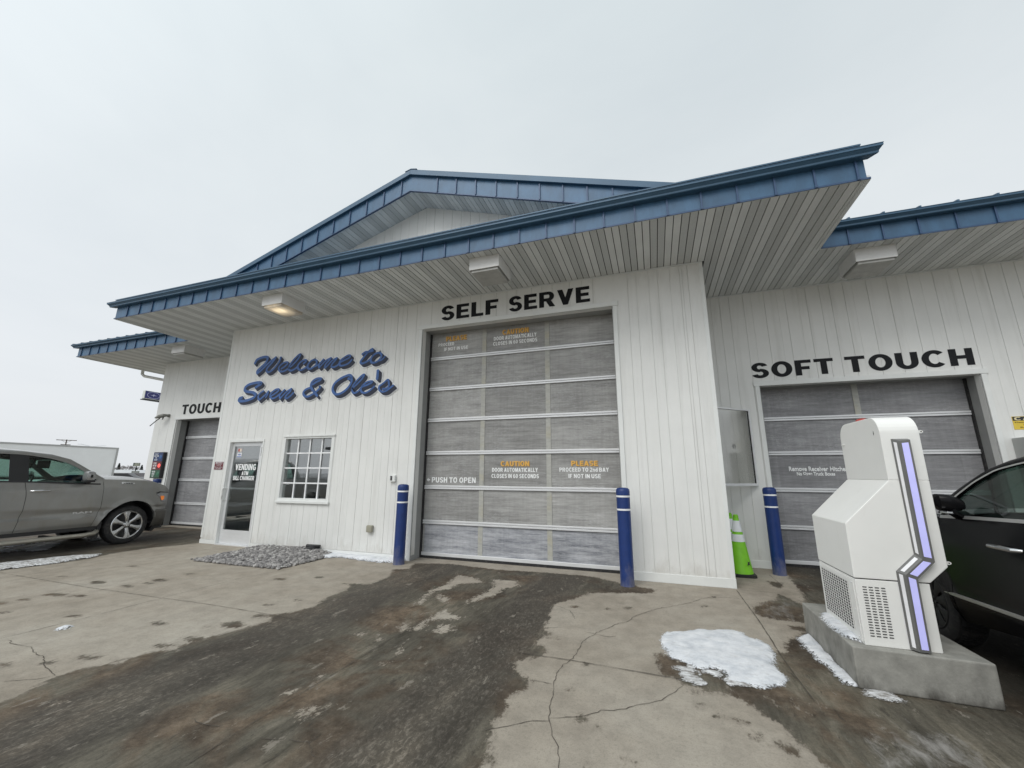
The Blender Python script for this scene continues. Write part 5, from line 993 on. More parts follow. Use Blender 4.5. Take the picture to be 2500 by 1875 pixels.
# ------------------------------------------------------------------ vehicles
def lerp(a, c, u): return a + (c - a) * u
def pw(pts):
    xs = [p[0] for p in pts]; ys = [p[1] for p in pts]
    return lambda x: float(np.interp(x, xs, ys))
def wheel(root, xs, sx, y, r, rr, w, spokes, rimmat, name='wheel'):
    # xs: outer face plane, sx outward direction (+1/-1); parts in world space
    i = -sx
    mb = MB(); pr = [(rr, 0.012), (rr + .01, .004), (rr + .03, 0), (r - .035, 0.004), (r - .008, .022), (r, .05), (r, w - .05), (r - .008, w - .022), (r - .04, w), (rr, w), (rr - .01, w / 2)]
    mb.lathe([(a, i * h) for a, h in pr] + [(rr, i * .012)], (xs, y, r), 'X', 56)
    for k in range(64):   # tread blocks
        a = 2 * PI * k / 64; c, s_ = math.cos(a), math.sin(a)
        for h0, h1 in ((.045, w * .33), (w * .37, w * .63), (w * .67, w - .045)):
            p = []
            for rad in (r - .002, r + .006):
                for hh, da in ((h0, 0), (h1, .012), (h1, .05), (h0, .038)):
                    p.append((xs + i * hh, y + rad * math.cos(a + da), r + rad * math.sin(a + da)))
            mb.add(p, [(4, 5, 6, 7), (0, 1, 5, 4), (1, 2, 6, 5), (2, 3, 7, 6), (3, 0, 4, 7)])
    wh = mb.build(name, RUB, root, smooth=True)
    mb = MB(); mb.lathe([(rr + .006, i * .008), (rr - .006, i * .002), (rr - .018, i * .012), (rr - .026, i * .035), (rr - .03, i * .16), (rr - .06, i * .17), (0, i * .17)], (xs, y, r), 'X', 56)
    mb.build('rim_barrel', M('rim_dark', (.10, .10, .10), .45, .6), wh, smooth=True)
    mb = MB(); mb.lathe([(rr + .007, i * .007), (rr - .004, -i * .001), (rr - .022, i * .006), (rr - .026, i * .03)], (xs, y, r), 'X', 56)
    for k in range(spokes):
        a = 2 * PI * (k + .5) / spokes + .15
        def pt(rad, tang, h): return (xs + i * h, y + rad * math.cos(a) - tang * math.sin(a), r + rad * math.sin(a) + tang * math.cos(a))
        P = []
        for rad, hw, h in ((.045, .034, .030), (.10, .030, .018), (rr * .62, .036, .010), (rr * .84, .058, .008), (rr - .012, .088, .010)):
            P.append([pt(rad, -hw, h + .03), pt(rad, -hw, h), pt(rad, -hw * .45, h - .009), pt(rad, hw * .45, h - .009), pt(rad, hw, h), pt(rad, hw, h + .03)])
        mb.grid(P)
    mb.lathe([(.075, i * .05), (.075, i * .02), (.062, i * .012), (0, i * .010)], (xs, y, r), 'X', 30)
    mb.lathe([(.034, i * .012), (.032, -i * .004), (0, -i * .006)], (xs, y, r), 'X', 20)
    mb.build('rim', rimmat, wh, smooth=True)
    mb = MB()
    for k in range(spokes):
        a = 2 * PI * k / spokes + .15; mb.lathe([(.013, i * .03), (.012, i * .004), (0, i * .003)], (xs, y + .066 * math.cos(a), r + .066 * math.sin(a)), 'X', 10)
    mb.build('lug_nuts', BLACK, wh, smooth=True)
    return wh

def vehicle(cfg):
    g = cfg; root = g['root']; PAINT, GL = g['paint'], g['glass']; xc = g['xc']; hw = g['w'] / 2; near = g['near']  # near = +1/-1 side facing camera
    ins = pw(g['inset'])                       # inset of the side below the belt as a function of z
    fwd = lambda y: g['noseround'] * max(0, (y - g['ynr']) / (g['nose'] - g['ynr'])) ** 2.2 + .10 * max(0, (g['tail'] + .5 - y) / .5) ** 2
    top = pw(g['top']); bot = g['bot']
    def X(sx, y, z, out=0): return xc + sx * (hw - ins(z) - fwd(y) + out)
    arches = g['arches']; R = g['R']
    def zb(y):
        z = bot(y) if callable(bot) else bot
        for yc in arches:
            d = abs(y - yc)
            if d < R: z = max(z, g['zc'] + math.sqrt(R * R - d * d))
        return z
    def panel(mb, sx, y0, y1, curve0=lambda z: 0, curve1=lambda z: 0, ztop=None, nv=22, out=0):
        ys = list(np.arange(y0, y1, .035)) + [y1]
        for yc in arches:
            for a in np.linspace(0, PI, 25):
                q = yc + R * math.cos(a) * .9999
                if y0 < q < y1: ys.append(q)
        ys = sorted(set(round(q, 5) for q in ys)); P = []
        for q in ys:
            b_, t_ = zb(q), (ztop(q) if ztop else top(q)); row = []
            for j in range(nv + 1):
                z = lerp(b_, t_, j / nv); u = (q - y0) / (y1 - y0); yy = q + lerp(curve0(z), curve1(z), u)
                fl = .0
                for yc in arches:
                    d = math.hypot(q - yc, z - g['zc']) - R
                    if d < .09: fl = max(fl, g['flare'] * (1 - max(d, 0) / .09) ** 1.2)
                row.append((X(sx, q, z, out + fl), yy, z))
            # return lip into the arch / sill
            x0_, y_, z_ = row[0]; row = [(x0_ - sx * .07, y_, z_ + .002)] + row
            P.append(row)
        mb.grid(P)
    # body halves split by doors
    segs = g['segs']                           # list of (name, y0, y1, curve0, curve1)
    for nm, y0, y1, c0, c1 in segs:
        if nm in ('door',):
            for sx in (1, -1):
                mb = MB(); panel(mb, sx, y0 + .004, y1 - .004, c0, c1); d = mb.build('door', PAINT, root, smooth=True)
                hy = g['handles'].get(round(y0, 2))
                if hy:
                    ya, yb, hz = hy; mb = MB(); xo = X(sx, ya, hz)
                    mb.tube([(xo - sx * .005, ya, hz), (xo + sx * .035, ya + .03, hz), (xo + sx * .042, (ya + yb) / 2, hz + .002), (xo + sx * .035, yb - .03, hz), (xo - sx * .005, yb, hz)], [.012, .017, .019, .017, .012], 10)
                    mb.build('door_handle', CHR, d, smooth=True)
        else:
            mb = MB()
            for sx in (1, -1): panel(mb, sx, y0 + .003, y1 - .003, c0, c1)
            if nm == 'front_body':
                P = []
                for q in list(np.linspace(y0, g['nose'] - .001, 26)):
                    t_ = top(q); row = []
                    for s_ in np.linspace(-1, 1, 17):
                        xx = X(1, q, t_) - xc; cr = g['crown'] * (1 - abs(s_) ** 2.5) * min(1, (g['nose'] - q) / .25 + .2)
                        row.append((xc + s_ * xx, q + (.10 * (1 - s_ * s_) if q > g['nose'] - .2 else 0), t_ + cr))
                    P.append(row)
                mb.grid(P)
                P = []
                for z in np.linspace(zb(g['nose']), top(g['nose']), 8): P.append([(xc + s_ * (X(1, g['nose'], z) - xc), g['nose'] + .10 * (1 - s_ * s_), z) for s_ in np.linspace(-1, 1, 17)])
                mb.grid(P)
            if nm == 'rear_body':
                mb.add([(X(-1, y0, .5), y0 + .003, .45), (X(1, y0, .5), y0 + .003, .45), (X(1, y0, 1.2), y0 + .003, top(y0)), (X(-1, y0, 1.2), y0 + .003, top(y0))], [(0, 1, 2, 3)])
                if g.get('bed'):
                    yb0, yb1 = g['bed']; P = []
                    xi = hw - .14
                    mb.box(xc - xi, xc + xi, yb0, yb1, .80, .82); mb.box(xc - xi - .02, xc - xi, yb0, yb1, .8, top(yb0)); mb.box(xc + xi, xc + xi + .02, yb0, yb1, .8, top(yb0)); mb.box(xc - xi, xc + xi, yb1 - .04, yb1, .8, top(yb0)); mb.box(xc - xi, xc + xi, yb0, yb0 + .05, .8, top(yb0))
                    for sx in (1, -1): mb.box(min(xc + sx * (xi + .02), X(sx, 2, top(2))), max(xc + sx * (xi + .02), X(sx, 2, top(2))), yb0, yb1, top(yb0) - .02, top(yb0) + .004)
            mb.build(nm, PAINT, root, smooth=True)
    # dark structure behind the gaps, floor and wheel wells
    mb = MB(); zf = g['floor']
    mb.box(xc - hw + .14, xc + hw - .14, g['tail'] + .1, g['nose'] - .25, zf, zf + .05)
    ed_ = sorted([(yc - R, yc + R) for yc in arches]); cur = g['tail'] + .12
    for a, c in ed_ + [(g['nose'] - .2, 99)]:
        if a > cur:
            for sx in (1, -1): x_ = xc + sx * (hw - .085); mb.box(min(x_, x_ - sx * .02), max(x_, x_ - sx * .02), cur, a, zf + .06, min(top(cur), top(a)) - .06)
        cur = c
    mb.build('underbody', BLACK, root)
    for yc in arches:
        for sx in (1, -1):
            mb = MB(); P = []
            for a in np.linspace(-.35, PI + .35, 30):
                P.append([(xc + sx * (hw - d_), yc + (R + .004) * math.cos(a), g['zc'] + (R + .004) * math.sin(a)) for d_ in (.05, .2, .45)])
            mb.grid(P)
            mb.add([(xc + sx * (hw - .45), yc + (R + .01) * math.cos(a), g['zc'] + (R + .01) * math.sin(a)) for a in np.linspace(-.35, PI + .35, 30)], [tuple(range(30))]); mb.build('wheel_well', BLACK, root)
    # greenhouse: outline measured on the near side plane, corrected for the inward lean
    gi = lambda z: g['gi0'] + g['gik'] * max(0, z - g['beltz'])
    def fix(p):
        y, z = p
        for _ in range(4):
            i_ = gi(z); s_ = (abs(xc + near * hw) + i_) / abs(xc + near * hw); z = 1.55 + (p[1] - 1.55) * s_
        return (y * s_ if g['measured'] else y, z, i_)
    O = [fix(p) for p in g['O']]; Wt = [fix(p) for p in g['W']]; Bl = [fix(p) for p in g['B']]
    def gp(sx, p, out=0): return (xc + sx * (hw - p[2] + out), p[0], p[1])
    def rs(line, ys): return [(y, float(np.interp(y, [p[0] for p in line], [p[1] for p in line])), float(np.interp(y, [p[0] for p in line], [p[2] for p in line]))) for y in ys]
    yA, yZ = Wt[0][0], Wt[-1][0]
    ys = np.linspace(yA, yZ, 50); Wd = rs(Wt, ys); Bd = rs(Bl, ys)
    for sx in (1, -1):
        # roof rail and pillar painted
        mb = MB(); n = 60; ta = np.linspace(0, 1, n)
        def arc(line):
            P = np.array(line); s_ = np.concatenate([[0], np.cumsum(np.linalg.norm(np.diff(P[:, :2], axis=0), axis=1))]); s_ /= s_[-1]
            return np.stack([np.interp(ta, s_, P[:, k]) for k in range(3)], 1)
        Oa, Wa = arc(O), arc(Wt)
        mb.grid([[gp(sx, o, -.015), gp(sx, o * .75 + w_ * .25, .006), gp(sx, o * .35 + w_ * .65, .010), gp(sx, w_, .004), gp(sx, w_, -.02)] for o, w_ in zip(Oa, Wa)])
        mb.build('roof_rail', PAINT, root, smooth=True)
        if g.get('railtrim'):
            mb = MB(); mb.grid([[gp(sx, o * .22 + w_ * .78, .016), gp(sx, o * .03 + w_ * .97, .014)] for o, w_ in zip(Oa, Wa)]); mb.build('window_trim', g['railtrim'], root, smooth=True)
        # windows
        for (a, c) in g['windows']:
            a_, c_ = a, c; yq = np.linspace(a_, c_, 30); w1 = rs(Wt, yq); b1 = rs(Bl, yq)
            mb = MB(); mb.grid([[gp(sx, p, -.012), gp(sx, ((p[0] + q[0]) / 2, (p[1] + q[1]) / 2, (p[2] + q[2]) / 2 - .004), -.012), gp(sx, q, -.012)] for p, q in zip(b1, w1) if q[1] > p[1] + .001]); mb.build('side_window', GL, root, smooth=True)
        for (a, c) in g['pillars']:
            yq = np.linspace(a, c, 5); w1 = rs(Wt, yq); b1 = rs(Bl, yq)
            mb = MB(); mb.grid([[gp(sx, p, .0), gp(sx, q, .0)] for p, q in zip(b1, w1)]); mb.build('pillar', g['pillarmat'], root)
        # belt line moulding
        mb = MB(); mb.grid([[gp(sx, (p[0], p[1] + .008, p[2]), .012), gp(sx, (p[0], p[1] - .018, p[2] - .01), .014)] for p in Bd]); mb.build('belt_moulding', g['belt'], root)
        # shoulder between door top and glass
        mb = MB(); yq = np.linspace(Bd[0][0], Bd[-1][0], 40)
        mb.grid([[(X(sx, y, top(y)), y, top(y)), gp(sx, (p[0], p[1] - .018, p[2] - .01), .0)] for y, p in zip(yq, rs(Bl, yq))]); mb.build('shoulder', PAINT, root, smooth=True)
    # roof skin, windscreen, rear glass
    yr0, yr1 = g['roof']; yq = np.linspace(yr0, yr1, 24); Od = rs(O, yq)
    mb = MB(); mb.grid([[(xc + s_ * (hw - p[2] - .015), p[0], p[1] + .045 * (1 - abs(s_) ** 2.6)) for s_ in np.linspace(-1, 1, 13)] for p in Od]); mb.build('roof', PAINT, root, smooth=True)
    yq = np.linspace(yr1, O[-1][0], 16); Od = rs(O, yq)
    mb = MB(); mb.grid([[(xc + s_ * (hw - p[2] - .02), p[0] + .10 * (1 - s_ * s_) * (i / 15), p[1] + .045 * (1 - abs(s_) ** 2.6)) for s_ in np.linspace(-1, 1, 13)] for i, p in enumerate(Od)]); mb.build('windscreen', GL, root, smooth=True)
    p = rs(O, [yr0])[0]; q = rs(Bl, [max(yr0, Bl[0][0])])[0]; dy = g['backslope']
    mb = MB(); mb.grid([[(xc + s_ * (hw - p[2] - .02), p[0], p[1]) for s_ in np.linspace(-1, 1, 7)], [(xc + s_ * (hw - q[2]), p[0] - dy, q[1]) for s_ in np.linspace(-1, 1, 7)]]); mb.build('rear_window', GL, root)
    # cabin
    yq = np.linspace(yr0 + .12, yr1 + .05, 14); Od = rs(O, yq)
    mb = MB(); mb.grid([[(xc + s_ * (hw - p[2] - .05), p[0], p[1] - .055 - .05 * abs(s_) ** 6 + .03 * (1 - s_ * s_)) for s_ in np.linspace(-1, 1, 13)] for p in Od]); mb.build('headliner', M('cabin_dark', (.035, .035, .037), .8, var=.2, scale=30), root, smooth=True)
    for sx in (1, -1):
        mb = MB(); mb.box(min(xc + sx * .12, xc + sx * .52), max(xc + sx * .12, xc + sx * .52), g['roof'][1] - .12, g['roof'][1] - .09, Od[-1][1] - .20, Od[-1][1] - .04); mb.build('sun_visor', M('cabin_dark', (.035, .035, .037), .8), root)
    mb = MB(); ci = M('cabin_dark', (.035, .035, .037), .8, var=.2, scale=30)
    yd = g['dash']; mb.lathe([(.01, 0), (.16, .0), (.19, .1), (.19, 2 * hw - .6), (.16, 2 * hw - .5), (.01, 2 * hw - .5)], (xc - hw + .25, yd, g['beltz'] - .16), 'X', 20)
    mb.build('dashboard', ci, root, smooth=True)
    for sy in g['seats']:
        for sx in (1, -1):
            mb = MB(); xs_ = xc + sx * .40
            mb.prism([(sy - .05, .75), (sy + .5, .75), (sy + .52, .86), (sy + .08, .90), (sy - .10, g['beltz'] + .12), (sy - .22, g['beltz'] + .12), (sy - .12, .8)], 'YZ', xs_ - .25, xs_ + .25)
            s1 = mb.build('seat', ci, root, bevel=.04, seg=3)
            mb = MB(); mb.prism([(sy - .12, g['beltz'] + .15), (sy - .10, g['beltz'] + .30), (sy - .20, g['beltz'] + .33), (sy - .24, g['beltz'] + .15)], 'YZ', xs_ - .13, xs_ + .13); mb.build('headrest', ci, s1, bevel=.04, seg=3)
    sxw = -1; yw = g['steer']; mb = MB(); c0 = Vector((xc + sxw * .40, yw, g['beltz'] - .02)); ax = Vector((0, -.86, .5)).normalized(); e1 = Vector((1, 0, 0)); e2 = ax.cross(e1)
    mb.tube([c0 + (e1 * math.cos(a) + e2 * math.sin(a)) * .19 for a in np.linspace(0, 2 * PI, 33)], .016, 8, caps=False)
    mb.tube([c0 - e1 * .18, c0 + e1 * .18], .02, 6); mb.tube([c0, c0 - ax * .3 + Vector((0, .1, -.05))], .03, 8); mb.build('steering_wheel', ci, root, smooth=True)
    for yc in arches:
        for sx in (1, -1): wheel(root, xc + sx * (hw - .045), sx, yc, g['wr'], g['rr'], .25, g['spokes'], g['rim'])
    return dict(X=X, top=top, zb=zb, gp=gp, fix=fix, O=O, B=Bl)

# --- the grey pickup ---------------------------------------------------------
TP = M('pickup_paint', (.27, .27, .26), .30, .45, var=.07, scale=1.3, coat=.5, dirt=((.20, .18, .15), 3.5, (1, 1, .5), .48, .8, .5))
TG = glass('pickup_glass', (.50, .66, .60), .01)
tr_root = thing('pickup_truck', (-12.21, 4.2, 0), 'muddy grey crew-cab pickup nosed up to the left bay door', 'pickup truck')
gap1 = pw([(.44, 0), (.50, 0), (.84, .05), (1.1, .045), (1.36, 0)])
gap2 = pw([(.44, -.06), (.8, .04), (1.26, .02), (1.4, 0)])
tcfg = dict(root=tr_root, paint=TP, glass=TG, xc=-12.21, w=2.02, near=1, measured=True,
    inset=[(.3, .08), (.44, .035), (.50, .012), (.655, .000), (.69, .030), (.76, .030), (.80, .006), (1.0, 0), (1.2, .004), (1.235, .012), (1.26, .020), (1.36, .045), (1.5, .09)],
    noseround=.12, ynr=6.6, nose=6.98, tail=1.15, top=[(1.1, 1.36), (3.1, 1.37), (4.0, 1.372), (4.5, 1.36), (5.3, 1.32), (5.56, 1.40), (6.04, 1.385), (6.35, 1.365), (6.57, 1.33), (6.80, 1.245), (6.92, 1.16), (6.98, 1.09)],
    bot=lambda y: .44 if y < 6.0 else .52, arches=[2.52, 6.20], R=.505, zc=.42, flare=.028,
    segs=[('rear_body', 1.15, 3.36, lambda z: 0, lambda z: 0), ('door', 3.36, 4.43, lambda z: 0, gap1), ('door', 4.43, 5.60, gap1, gap2), ('front_body', 5.60, 6.98, gap2, lambda z: 0)],
    handles={4.43: (4.52, 4.80, 1.19), 3.36: (3.45, 3.70, 1.195)}, crown=.09, bed=(1.2, 3.05), floor=.38,
    gi0=.045, gik=.40, beltz=1.33,
    O=[(2.95, 1.40), (3.02, 1.75), (3.15, 1.90), (3.5, 1.945), (3.986, 1.948), (4.292, 1.932), (4.68, 1.888), (4.986, 1.800), (5.15, 1.70), (5.33, 1.585), (5.50, 1.475), (5.64, 1.39)],
    W=[(3.12, 1.40), (3.16, 1.72), (3.30, 1.862), (3.6, 1.875), (4.22, 1.866), (4.41, 1.850), (4.698, 1.800), (4.939, 1.728), (5.10, 1.645), (5.232, 1.555), (5.40, 1.435), (5.54, 1.335)],
    B=[(3.12, 1.385), (4.093, 1.380), (4.5, 1.366), (5.0, 1.335), (5.3, 1.318), (5.54, 1.305)],
    windows=[(3.32, 4.22), (4.48, 5.62)], pillars=[(3.2, 3.32), (4.22, 4.48)], pillarmat=M('pillar_black', (.014, .014, .015), .5), belt=BLACK,
    roof=(3.15, 4.99), backslope=.12, dash=5.35, seats=[4.3, 3.5], steer=4.95, wr=.405, rr=.292, spokes=6, rim=CHR)
T = vehicle(tcfg); X = T['X']
# bumper, lamps, steps, badge, mirror
mb = MB(); P = []
for q in list(np.linspace(6.66, 6.97, 9)): P.append([(X(1, q, z, .012 + o_), q, z) for z, o_ in ((.30, -.04), (.34, .0), (.50, .012), (.66, .01), (.695, -.005))])
mb.grid(P); 
mb.grid([[(xq, 6.985 + .10 * (1 - ((xq + 12.21) / 1.0) ** 2), z) for z in (.30, .5, .695)] for xq in np.linspace(-13.05, -11.40, 9)])
mb.build('front_bumper', M('bumper_dark', (.12, .115, .105), .45, .2, var=.1), tr_root, smooth=True)
mb = MB(); mb.prism([(6.72, .30), (6.95, .31), (6.93, .27), (6.80, .26), (6.74, .20), (6.70, .22)], 'YZ', X(1, 6.8, .3) - .3, X(1, 6.8, .3)); mb.build('air_dam', BLACK, tr_root)
def sidepoly(pts, out, mat, name, par=None, thick=.012):
    v = [(X(1, y, z, out), y, z) for y, z in pts]; w_ = [(x - thick, y, z) for x, y, z in v]; n = len(v)
    return MB().add(v + w_, [tuple(range(n)), tuple(range(2 * n - 1, n - 1, -1))] + [(i, i + n, (i + 1) % n + n, (i + 1) % n) for i in range(n)]).build(name, mat, par or tr_root, bevel=.003)
hl = sidepoly([(6.64, 1.045), (6.70, 1.085), (6.93, 1.075), (6.95, .95), (6.90, .865), (6.78, .875), (6.73, .97)], .014, M('headlamp_clear', (.30, .31, .32), .12, .1, dirt=((.5, .52, .54), 25, (1, 1, 1), .5, .8, .6)), 'headlight', thick=.05)
sidepoly([(6.735, 1.005), (6.83, 1.0), (6.83, .925), (6.80, .905), (6.77, .91), (6.75, .955)], .020, M('amber_lens', (.75, .22, .03), .3, var=.1, emit=((1, .25, .03), .25)), 'turn_signal', hl)
sidepoly([(6.62, 1.075), (6.70, 1.112), (6.94, 1.085), (6.94, 1.070), (6.72, 1.085), (6.66, 1.062)], .018, BLACK, 'headlight_brow', hl)
mb = MB(); mb.tube([(-11.13, 3.3, .30), (-11.12, 3.5, .285), (-11.12, 5.4, .285), (-11.15, 5.58, .30), (-11.26, 5.68, .33)], .045, 12); mb.build('running_board', M('step_chrome', (.42, .40, .35), .35, .6, var=.1), tr_root, smooth=True)
mb = MB(); mb.tube([(-13.30, 3.3, .30), (-13.30, 5.5, .285), (-13.20, 5.66, .33)], .045, 12); mb.build('running_board', CHR, tr_root, smooth=True)
for bx in ((-11.29, -11.24), (-13.18, -13.13)): mb = MB(); mb.box(*bx, 3.1, 5.66, .37, .446); mb.build('rocker', BLACK, tr_root)
for yb in (3.7, 4.9): mb = MB(); mb.box(-11.5, -11.13, yb, yb + .06, .29, .33); mb.build('step_bracket', BLACK, tr_root)
mb = MB(); mb.prism([(5.66, .50), (5.72, .52), (5.70, .20), (5.64, .18)], 'YZ', -11.46, -11.22); mb.build('mud_flap', BLACK, tr_root)
mb = MB(); sidepoly([(5.93, 1.345), (6.17, 1.318), (6.17, 1.285), (5.93, 1.298)], .012, CHR, 'fender_badge')
V, F = text_raw('RAM', .03); lo, hi = V.min(0), V.max(0); U = (V - lo) / np.maximum(hi - lo, 1e-9)
MB().add([(X(1, 5.2 + u[0] * .30, .72 + u[1] * .035) + .002 + .006 * u[2], 5.21 + u[0] * .30, .715 + u[1] * .038) for u in U], F).build('door_badge', M('badge_pale', (.55, .55, .55), .3, .4), tr_root)
V, F = text_raw('HEMI', .02); lo, hi = V.min(0), V.max(0); U = (V - lo) / np.maximum(hi - lo, 1e-9)
MB().add([(X(1, 5.97 + u[0] * .17, 1.31) + .014 + .004 * u[2], 5.965 + u[0] * .17, 1.302 - .012 * u[0] + u[1] * .022) for u in U], F).build('badge_text', BLACK, tr_root)
mb = MB()
P = []
for q, ry, rz in ((0, .03, .045), (.04, .075, .095), (.12, .085, .105), (.19, .07, .09), (.21, .02, .03)):
    P.append([(-11.17 + q * .9, 5.27 + ry * np.sign(math.cos(a)) * abs(math.cos(a)) ** .6, 1.465 + rz * np.sign(math.sin(a)) * abs(math.sin(a)) ** .6) for a in np.linspace(0, 2 * PI, 25)[:-1]])
mb.grid(P, 0, True); mir = mb.build('mirror', M('mirror_grey', (.30, .30, .30), .3, .5), tr_root, smooth=True)
mb = MB(); mb.tube([(-11.30, 5.36, 1.35), (-11.16, 5.32, 1.36), (-11.08, 5.29, 1.38)], [.05, .045, .05], 10); mb.box(-11.17, -10.99, 5.20, 5.35, 1.345, 1.39); mb.build('mirror_base', BLACK, mir, bevel=.01)
mb = MB()
P = []
for q, ry, rz in ((0, .03, .045), (.04, .075, .095), (.12, .085, .105), (.19, .07, .09), (.21, .02, .03)):
    P.append([(-13.25 - q * .9, 5.27 + ry * np.sign(math.cos(a)) * abs(math.cos(a)) ** .6, 1.465 + rz * np.sign(math.sin(a)) * abs(math.sin(a)) ** .6) for a in np.linspace(0, 2 * PI, 25)[:-1]])
mb.grid(P, 0, True); mb.build('mirror', CHR, tr_root, smooth=True)
mb = MB(); mb.tube([(-12.2, 4.78, 1.93), (-12.2, 4.83, 1.85), (-12.2, 4.84, 1.80)], [.012, .015, .02], 8); mb.box(-12.33, -12.07, 4.80, 4.84, 1.72, 1.80); mb.build('rear_view_mirror', BLACK, tr_root, bevel=.01)

# --- the black car -----------------------------------------------------------
SP = M('black_paint', (.005, .005, .006), .22, 0, var=.2, scale=2, spec=.15, dirt=((.010, .010, .009), 3, (1, 1, .6), .5, .8, .5))
SG = glass('black_car_glass', (.26, .34, .31), .01)
s_root = thing('black_suv', (3.4, 3.9, 0), 'black sport utility car with chrome trim waiting beside the kiosk', 'car')
scfg = dict(root=s_root, paint=SP, glass=SG, xc=3.41, w=1.92, near=-1, measured=True,
    inset=[(.3, .07), (.40, .03), (.52, .010), (.56, .018), (.75, .012), (1.0, .0), (1.12, .012), (1.25, .045), (1.4, .09)],
    noseround=.30, ynr=6.0, nose=6.62, tail=1.65, top=[(1.6, 1.22), (2.2, 1.27), (3.0, 1.265), (4.04, 1.242), (4.98, 1.19), (5.2, 1.18), (5.8, 1.12), (6.3, 1.0), (6.62, .82)],
    bot=lambda y: .40 if y < 4.3 else (.40 - .095 * (y - 4.3) / .75 if y < 5.05 else .31), arches=[2.62, 5.50], R=.43, zc=.40, flare=.02,
    segs=[('rear_body', 1.65, 2.95, lambda z: 0, lambda z: 0), ('door', 2.95, 3.92, lambda z: 0, lambda z: 0), ('door', 3.92, 5.04, lambda z: 0, lambda z: 0), ('front_body', 5.04, 6.62, lambda z: 0, lambda z: 0)],
    handles={3.92: (4.13, 4.41, 1.03), 2.95: (3.10, 3.36, 1.04)}, crown=.06, floor=.34,
    gi0=.04, gik=.46, beltz=1.20,
    O=[(1.6, 1.42), (1.8, 1.56), (2.2, 1.64), (2.8, 1.695), (3.3, 1.715), (3.6, 1.712), (3.893, 1.697), (4.047, 1.671), (4.284, 1.610), (4.574, 1.491), (4.70, 1.436), (4.818, 1.381), (4.93, 1.305), (5.00, 1.235)],
    W=[(1.9, 1.36), (2.1, 1.50), (2.5, 1.60), (3.2, 1.655), (3.6, 1.660), (3.91, 1.643), (4.162, 1.598), (4.418, 1.505), (4.649, 1.394), (4.80, 1.305), (4.93, 1.215)],
    B=[(1.9, 1.31), (2.6, 1.285), (3.3, 1.272), (4.036, 1.250), (4.6, 1.225), (4.93, 1.204)],
    windows=[(2.2, 3.0), (3.12, 4.02), (4.10, 4.80), (4.86, 5.02)], pillars=[(3.0, 3.12), (4.02, 4.10), (4.80, 4.86), (5.0, 5.06)], pillarmat=BLACK, belt=M('chrome_trim', (.50, .50, .49), .3, .6), railtrim=M('chrome_trim', (.50, .50, .49), .3, .6),
    roof=(2.0, 4.30), backslope=.3, dash=4.95, seats=[3.75, 2.9], steer=4.45, wr=.37, rr=.25, spokes=10, rim=M('alloy_shade_black', (.02, .02, .021), .6, .2))  # rim colour near black, the wheel's shade painted into it
scfg['windows'] = [(2.2, 3.0), (3.12, 3.72), (3.84, 4.95), (4.99, 5.2)]; scfg['pillars'] = [(3.0, 3.12), (3.72, 3.84), (4.95, 4.99)]
T = vehicle(scfg); X = T['X']
mb = MB(); P = []
for y in np.linspace(2.2, 5.14, 40):
    z = .52 + .05 * (5.167 - y) / .9 * .55 if y > 4.2 else .58; wd = .016 * min(1, (5.15 - y) / .12 + .1)
    P.append([(X(-1, y, z, .004), y, z - wd), (X(-1, y, z, .016), y, z - wd * .6), (X(-1, y, z, .016), y, z + wd * .6), (X(-1, y, z, .004), y, z + wd)])
mb.grid(P); mb.build('chrome_strip', M('chrome_trim2', (.45, .45, .43), .3, .6), s_root, smooth=True)
mb = MB(); P = []
for q, ry, rz in ((0, .03, .035), (.05, .06, .062), (.12, .075, .075), (.18, .068, .07), (.21, .025, .03)):
    P.append([(2.50 - q * .85, 4.72 + .25 * q + ry * .8 * np.sign(math.cos(a)) * abs(math.cos(a)) ** .7, 1.315 + .1 * q + rz * np.sign(math.sin(a)) * abs(math.sin(a)) ** .7) for a in np.linspace(0, 2 * PI, 25)[:-1]])
mb.grid(P, 0, True); mir = mb.build('mirror', SP, s_root, smooth=True)
mb = MB(); mb.tube([(2.53, 4.80, 1.22), (2.46, 4.74, 1.23), (2.40, 4.70, 1.26)], [.045, .04, .035], 10); mb.build('mirror_arm', SP, mir, smooth=True)
mb = MB(); mb.box(2.32, 2.36, 4.60, 4.70, 1.245, 1.262); mb.build('mirror_lamp', CHR, mir, bevel=.004)

# ------------------------------------------------------------------ background
TW = M('trailer_white', (.80, .82, .83), .45, var=.05, scale=.6)
tl = thing('semi_trailer', (-53.3, 20, 0), 'long white box trailer parked beyond the pickup', 'trailer')
mb = MB(); mb.box(-54.6, -52.0, 11.0, 26.55, 1.15, 3.96)
x = 11.3
mb.build('box_body', TW, tl, bevel=.03)
mb = MB(); mb.box(-52.02, -51.96, 11.0, 26.6, 3.86, 4.0); mb.box(-52.02, -51.95, 26.45, 26.6, 1.12, 3.86); mb.box(-52.02, -51.96, 11, 26.45, 1.08, 1.2); mb.build('edge_rail', M('rail_grey', (.40, .41, .41), .5), tl)
for y in (12.5, 13.8, 24.6):
    for xx in (-54.3, -52.3):
        mb = MB(); mb.lathe([(.25, 0), (.5, 0), (.5, -.28), (.25, -.28), (0, -.2)], (xx + (.28 if xx < -53 else 0), y, .5), 'X', 20); mb.build('wheel', RUB, tl, smooth=True)
mb = MB(); mb.box(-54.0, -52.6, 11.2, 26, .9, 1.14); mb.build('chassis', BLACK, tl)
def azp(az, dist, z=0): a = math.radians(az); return (-math.sin(a) * dist, math.cos(a) * dist, z)
WD = M('pole_wood', (.12, .10, .085), .85)
